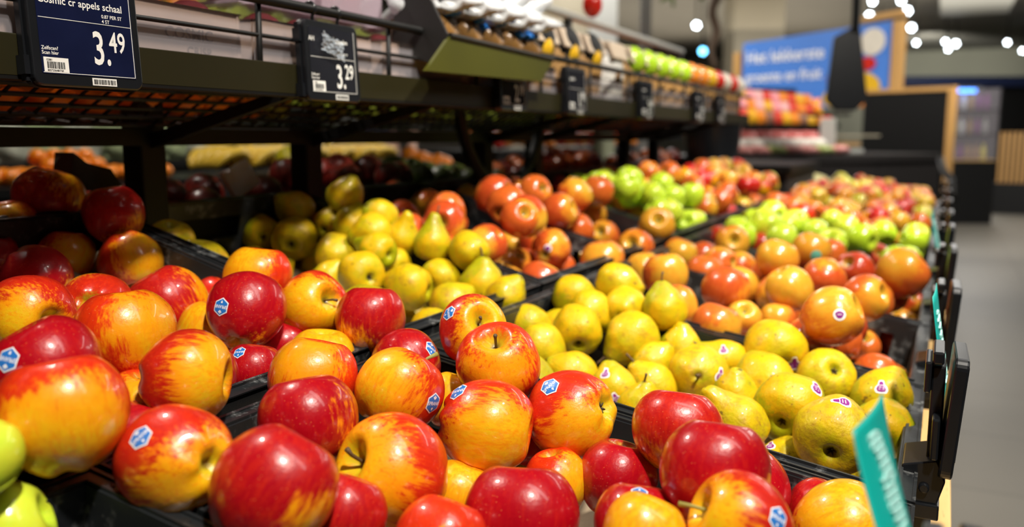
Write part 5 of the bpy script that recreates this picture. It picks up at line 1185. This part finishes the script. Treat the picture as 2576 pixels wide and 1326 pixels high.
# display of pink and orange packets left of the counter end
Da, Db = at(1868, 300, 6.6), at(2100, 300, 6.9); Md, Wd = oriented(Da, Db, .5)
root = empty('packet_display'); root.matrix_world = Md; tag(root, 'black display shelf heaped with pink, red and orange packets below the blue banner', 'display shelf')
MB().box(0, Wd, 0, 0.5, 0.0, 1.17).build('carcass', M['black'], root); MB().box(-0.02, Wd+0.02, -0.04, 0.5, 1.17, 1.20).build('shelf_board', M['black'], root)
MB().box(0, Wd, 0.48, 0.5, 1.2, 1.5).build('back_board', M['black'], root)
PK = [simple('packet_%s' % n, c, 0.3, 0.3, 25, bump=0.4) for n, c in (('pink', (.85, .32, .36)), ('rose', (.80, .45, .45)), ('red', (.65, .05, .03)), ('orange', (.85, .25, .02)), ('yellow', (.80, .42, .02)), ('brown', (.25, .12, .08)))]
for row_ in range(3):
    for k in range(11):
        m = PK[(2, 5, 3, 4)[(k*3+row_) % 4]] if row_ == 0 else PK[(0, 1, 2, 0, 3, 1, 4)[(k+row_*2) % 7]]
        if k > 7: m = PK[(3, 2, 4)[(k+row_) % 3]]
        o = MB().ellipsoid((0, 0, 0), 0.045, 0.05, 0.062, 14, 10, 0.4, pw=0.75).build('packet', m, smooth=True, loc=Md @ Vector((0.04+(Wd-0.06)*k/10, 0.06+0.13*row_, 1.25+0.085*row_-0.004*k)))
        tag(o, 'blurred pink, red or orange packet heaped on the black display shelf under the banner', 'packet', 'packets on the black display shelf')
o = MB().tube([at(2052, 250, 6.3), at(2056, 305, 6.3)], [0.035, 0.012], 10).build('carrot_bag', M['mandarin'], smooth=True); tag(o, 'narrow hanging orange bag at the right end of the packet display', 'bag')
# banner in a wooden frame
Ba, Bb = at(1846, 345, 10.6), at(2240, 345, 9.0); Mb_, Wb = oriented(Ba, Bb, .1)
root = empty('banner'); root.matrix_world = Mb_; tag(root, 'wooden framed blue banner with two lines of white lettering and pictured fruit', 'banner')
for u in (-0.05, Wb-0.05): MB().box(u, u+0.10, 0, 0.10, 0, 2.27 if u > 0 else 2.1).build('post', M['wood_v'], root, bevel=0.004)
MB().prism([(Wb*0.80, 2.29), (Wb+0.05, 2.31), (Wb+0.05, 2.37), (Wb*0.80, 2.35)], 'y', 0.0, 0.10).build('top_bar', M['wood_v'], root)
iw = Wb-0.14
bn = MB().prism([(0.08, 1.42), (Wb-0.06, 1.42), (Wb-0.06, 2.27), (0.08, 2.20)], 'y', 0.02, 0.035).build('banner_cloth', simple('banner_blue', (0.05, 0.19, 0.62), 0.5, 0.12, 2), root)
Rb = Matrix(((1, 0, 0, 0), (0, 0, 1, 0), (0, 1, 0, 0), (0, 0, 0, 1)))
mb = MB(); flat(mb, text2d('Het lekkerste', 0.19, 'LEFT', 1.0), Rb, 0.13, 1.96, 0.012); flat(mb, text2d('groente en fruit', 0.17, 'LEFT', 0.95), Rb, 0.13, 1.74, 0.012); mb.build('lettering', M['white'], bn)
for (u, z, rx, rz, c) in ((1.62, 1.62, .24, .16, 'yellow'), (1.35, 1.52, .16, .10, 'yellow'), (1.30, 1.72, .06, .07, 'red'), (1.75, 2.08, .14, .14, 'pale'), (1.70, 1.86, .10, .07, 'red'), (1.52, 2.17, .07, .05, 'red'), (1.6, 1.47, .2, .06, 'orange')):
    MB().tube([(u, 0.016, z), (u, 0.006, z)], 1.0, 20).build('printed_fruit', FC[c], bn).data.transform(Matrix.Translation((u, 0, z)) @ Matrix.Diagonal((rx, 1, rz, 1)) @ Matrix.Translation((-u, 0, -z)))
# hanging black sign
zs = 5.0; poly = [at(px, py, zs) for px, py in ((2100, 92), (2144, 68), (2165, 72), (2183, 250), (2152, 278), (2105, 278), (2079, 250))]
c0 = at(2130, 180, zs); root = empty('hanging_sign', c0); tag(root, 'black tapered sign seen from behind, hanging on a black pole before the banner', 'sign')
MB().add([p-c0 for p in poly]+[p-c0+FWD*0.03 for p in poly], [tuple(range(7)), tuple(range(7, 14))[::-1]]+[(i, i+7, (i+1) % 7+7, (i+1) % 7) for i in range(7)]).build('sign_board', M['black_plastic'], root, bevel=0.004)
top = at(2152, 75, zs)-c0; MB().tube([top, Vector((top.x-0.02, top.y, 3.35-c0.z))], 0.024, 10).build('pole', M['black'], root)
cs = on(Wc*0.56, 0.25, 0.986); root = empty('scale', cs); tag(root, 'counter scale with a white column standing below the black hanging sign', 'scale')
MB().box(-0.09, 0.09, -0.08, 0.08, 0, 0.05).build('base', M['black_plastic'], root, bevel=0.006); MB().box(-0.05, 0.05, -0.03, 0.03, 0.05, 0.24).build('column', M['greywhite'], root, bevel=0.006); MB().box(-0.14, 0.14, -0.03, 0.03, 0.255, 0.275).build('crossbar', M['bracket'], root)
# black board with wood trim
Ka, Kb = at(2168, 345, 8.2), at(2388, 345, 7.6); Mk, Wk = oriented(Ka, Kb, .1)
root = empty('board'); root.matrix_world = Mk; tag(root, 'large black board with a thin wooden trim behind the service counter', 'board')
MB().box(0, Wk, 0, 0.05, 0.0, 1.50).build('panel', M['black'], root); MB().box(-0.02, Wk+0.02, -0.01, 0.06, 1.50, 1.535).build('trim', M['wood_v'], root); MB().box(Wk-0.03, Wk+0.02, -0.01, 0.06, 0.4, 1.50).build('trim', M['wood_v'], root)
# metal arm at the aisle corner of the stand
o = MB().tube([at(2366, 400, 5.6), at(2372, 428, 5.5), at(2392, 452, 5.4), at(2402, 500, 5.3)], 0.022, 10).build('corner_arm', M['bracket'], smooth=True); tag(o, 'bent grey metal arm at the far aisle corner of the stand', 'arm')
o = MB().tube([at(1962, 425, 4.6), at(1990, 470, 4.3)], 0.014, 10).build('divider_bar', M['bracket'], smooth=True); tag(o, 'grey divider bar sticking up behind the mixed fruit', 'bar')
o = MB().ellipsoid((0, 0, 0), 0.085, 0.085, 0.055, 20, 12).build('melon', simple('melon_rind', (0.62, 0.56, 0.26), 0.5, 0.12, 10), smooth=True, loc=at(2045, 463, 4.5)); tag(o, 'pale yellow melon behind the mixed red and orange fruit', 'melon')
# far black cabinets along the right
fa, fb = at(2262, 345, 16.2), at(2900, 345, 16.2); Mf, Wf = oriented(fa, fb, .6)
root = empty('cabinet'); root.matrix_world = Mf; tag(root, 'long black wall cabinet with a dark blue top strip at the far right', 'cabinet')
MB().box(0, Wf, 0, 0.7, 0, 2.02).build('carcass', M['black'], root); MB().box(-0.05, Wf, -0.1, 0.7, 2.02, 2.2).build('blue_strip', simple('dark_blue_strip', (0.005, 0.012, 0.05), 0.5), root)
def atg(px, py, z): return at(px, py, z)
# lit glass case
Ga, Gb = at(2398, 345, 11), at(2512, 345, 11); Mg, Wg = oriented(Ga, Gb, .5)
root = empty('glass_case'); root.matrix_world = Mg; tag(root, 'tall glass case of bottles with a blue lamp, right of the black board', 'glass case')
MB().box(0, Wg, 0.02, 0.5, 0.0, 0.80).build('plinth', M['black'], root); MB().box(0, Wg, 0.46, 0.5, 0.8, 1.75).build('back', simple('case_back', (0.10, 0.10, 0.10), 0.4, 0.5, 6), root)
for u in (0, Wg-0.02): MB().box(u, u+0.02, 0, 0.5, 0.8, 1.72).build('side', M['bracket'], root)
for z in (0.80, 1.12, 1.42): MB().box(0, Wg, 0, 0.46, z, z+0.015).build('shelf_board', M['wood'] if z < .9 else M['bracket'], root)
MB().box(0.02, Wg-0.02, 0.0, 0.006, 0.82, 1.70).build('pane', M['acrylic'], root)
MB().box(0.05, 0.30, 0.10, 0.14, 1.66, 1.70).build('blue_lamp', emit('blue_lamp_glow', (0.05, 0.25, 1.0), 6), root)
rn = random.Random(9)
for z in (0.815, 1.135, 1.435):
    for k in range(5):
        c = rn.choice(['white', 'lemon', 'kraft', 'greywhite', 'purple']); P = Mg @ Vector((0.07+0.1*k, 0.15, z))
        o = MB().tube([(0, 0, 0), (0, 0, 0.14), (0, 0, 0.17), (0, 0, 0.21)], [0.032, 0.032, 0.014, 0.014], 12).build('bottle', M[c], smooth=True, loc=P); tag(o, 'blurred bottle standing in the glass case at the right', 'bottle', 'bottles in the glass case')
# slatted wooden bin
Sa, Sb = at(2516, 345, 12.5), at(2640, 345, 12.2); Ms, Ws = oriented(Sa, Sb, .4)
root = empty('slatted_bin'); root.matrix_world = Ms; tag(root, 'wooden slatted bin unit at the right edge in front of the black cabinet', 'bin')
MB().box(0.01, Ws-0.01, 0.03, 0.5, 0.46, 1.16).build('body', M['black'], root)
mb = MB()
for k in range(int(Ws/0.065)): mb.box(0.065*k, 0.065*k+0.04, 0, 0.03, 0.45, 1.17)
mb.build('slats', M['wood_v'], root); MB().box(-0.1, Ws, 0.0, 0.5, 0.0, 0.45).build('plinth', M['black'], root)
# pillars and pole
def pillar(px0, px1, z, m, lab, nm='pillar'):
    a, b = at(px0, 345, z), at(px1, 345, z); Mx, W_ = oriented(a, b, .5); o = MB().box(0, W_, 0, W_*0.9, 0, 3.35).build(nm, M[m]); o.matrix_world = Mx; tag(o, lab, nm)
pillar(1838, 1962, 12.5, 'cream', 'wide cream pillar rising behind the blue banner')
pillar(1235, 1476, 9.5, 'cream', 'broad cream pillar behind the packed fruit at the top')
pillar(1480, 1548, 9.2, 'greywhite', 'narrower grey white pillar beside the broad cream one')
pillar(1606, 1632, 6.5, 'greywhite', 'slim white post behind the packed lime green apples', 'post')
# hanging plant between pillar and post
P0 = at(1800, -40, 7.5); root = empty('hanging_plant', P0); tag(root, 'hanging plant with a brown trailing stem left of the cream pillar', 'plant')
pts = [Vector((0.02*math.sin(k*1.3), 0.02*math.cos(k), -0.065*k)) for k in range(12)]
MB().tube(pts, [0.05]*3+[0.04]*5+[0.025]*4, 8).build('stem', simple('bark_brown', (0.08, 0.05, 0.03), 0.8, 0.3, 10), root, smooth=True)
mb = MB(); rn = random.Random(2)
for k in range(80):
    c = Vector((rn.uniform(-.45, .25), rn.uniform(-.1, .1), rn.uniform(-.10, .14))); a = rn.uniform(0, 6.28); d = Vector((math.cos(a), 0.3*math.sin(a*3), math.sin(a)-.5)).normalized()*0.07; q = d.cross(Vector((0, 1, 0.2))).normalized()*0.02
    mb.add([c, c+d*0.5+q, c+d, c+d*0.5-q], [(0, 1, 2, 3)])
f = mb.build('leaves', simple('leaf_green', (0.10, 0.17, 0.03), 0.5, 0.3, 10), root); f['kind'] = 'stuff'
MB().tube([Vector((-0.1, 0, 0.1)), Vector((-0.1, 0, 3.35-P0.z))], 0.006, 6).build('cord', M['black'], root)
# ---------------------------------------------------------------- ceiling lamps
bulb = emit('lamp_glow', (0.86, 0.95, 1.0), 16)
def lamp(P, tgt, r, lab, grp, glow=None, tip=True):
    root = empty('ceiling_spotlight', P); tag(root, lab, 'ceiling lamp', grp)
    d = (Vector(tgt)-P).normalized(); q = d.to_track_quat('-Z', 'Y').to_matrix().to_4x4()
    h = MB(); n = 20; vs = []; 
    for (rr, z) in ((r, 0), (r*1.02, 0.001), (r*1.02, r*2.6), (r*0.6, r*2.9), (0.001, r*2.9)): vs += [(rr*math.cos(6.2832*k/n), rr*math.sin(6.2832*k/n), z) for k in range(n)]
    for (rr, z) in ((r*0.92, 0.0), (r*0.86, r*0.5)): vs += [(rr*math.cos(6.2832*k/n), rr*math.sin(6.2832*k/n), z) for k in range(n)]
    fs = [(a*n+k, a*n+(k+1) % n, (a+1)*n+(k+1) % n, (a+1)*n+k) for a in range(4) for k in range(n)] + [(k, 5*n+k, 5*n+(k+1) % n, (k+1) % n) for k in range(n)] + [(5*n+k, 6*n+k, 6*n+(k+1) % n, 5*n+(k+1) % n) for k in range(n)]
    h.add([q @ Vector(v) for v in vs], fs).build('housing', M['black_plastic'], root, smooth=True)
    MB().tube([q @ Vector((0, 0, r*0.45)), q @ Vector((0, 0, r*0.5))], r*0.86, 20).build('lens', glow or bulb, root)
    MB().tube([q @ Vector((0, 0, r*1.6)), Vector((0, 0, 3.33-P.z))], 0.012, 8).build('arm', M['black'], root)
LP = [(1628, 13), (1752, 64), (1835, 101), (2187, 40), (2213, 82), (2267, 2), (2282, 28), (2293, 70), (2305, 108), (2378, 105), (2404, 110), (2385, 124), (2534, 107), (2572, 128), (2195, 4), (2213, 158)]
for (px, py) in LP:
    z = min(19.0, 1.78*F_PX/(345-py)); P = at(px, py, z)
    r = 0.055 if (px, py) in ((1628, 13), (1752, 64), (2187, 40), (2282, 28), (2293, 70), (2404, 110)) else 0.042
    lamp(P, P*0.55 + Vector((CAM.x, CAM.y, 0.4))*0.45, r, 'small white spotlight glowing under the ceiling, ' + ('above the packed fruit' if px < 1900 else 'right of the hanging sign'), 'ceiling spotlights ' + ('above the packed fruit' if px < 1900 else 'right of the hanging sign'))
rnm = random.Random(21); mb = MB(); cols = []
mb2 = {'a': MB(), 'b': MB()}
for a in range(56):
    for b in range(7):
        yy = SY0+0.07*a+rnm.uniform(-.01, .01); xx = -0.945 if b == 6 else -1.02-0.07*b
        if rnm.random() < 0.12: continue
        mb2['a' if yy < 1.15 or yy > 2.3 else 'b'].ellipsoid((xx, yy, 1.182 if xx > -1 else 1.157+0.119*abs(xx+1.03)), 0.034, 0.034, 0.033, 10, 8, 0.1)
o = mb2['a'].build('oranges', M['mandarin'], smooth=True); tag(o, 'loose orange fruit lying on the mesh shelf, seen from below through the wires', 'oranges', kind='stuff')
o = mb2['b'].build('green_fruit', simple('olive_green_fruit', (0.25, 0.30, 0.03), 0.4, 0.3, 14), smooth=True); tag(o, 'loose olive green fruit lying on the mesh shelf, seen from below', 'green fruit', kind='stuff')
P = at(1768, 129, 11.0); lamp(P, P*0.5+Vector((0, 0, .5)), 0.05, 'single light blue spotlight glowing left of the cream pillar', None, emit('blue_spot_glow', (0.15, 0.6, 1.0), 8))
for k, (ty, en) in enumerate(TRACK):   # lamps that carry the spots over the stand
    P = Vector((0.68, ty, 3.10)); lamp(P, (-0.42, ty+0.62, 0.85), 0.06, 'track spotlight over the aisle aimed at the crates', 'track spotlights over the stand', M['white'])
tr = MB().box(0.665, 0.695, -1.2, 9.0, 3.30, 3.33).build('lamp_track', M['black']); tag(tr, 'long black lamp track on the ceiling above the stand', 'track')
for y0, y1, x0, x1 in ((-0.6, 2.0, 0.975, 1.325), (3.5, 6.5, 0.975, 1.325), (8.0, 14.0, 1.6, 2.8), (6.5, 11.5, -3.7, -2.7), (12.5, 17.5, -0.2, 0.8)):  # housings added to go with the area fill lights
    root = empty('fill_light_housing', ((x0+x1)/2, (y0+y1)/2, 3.2)); tag(root, 'flat housing added for a fill light under the ceiling', 'ceiling lamp', 'added fill light housings')
    iv = Matrix.Translation((-(x0+x1)/2, -(y0+y1)/2, -3.2)); MB().box(x0-0.02, x1+0.02, y0-0.02, y1+0.02, 3.20, 3.26, iv).build('housing', M['greywhite'], root); MB().box((x0+x1)/2-.02, (x0+x1)/2+.02, (y0+y1)/2-.02, (y0+y1)/2+.02, 3.26, 3.35, iv).build('bracket', M['greywhite'], root)
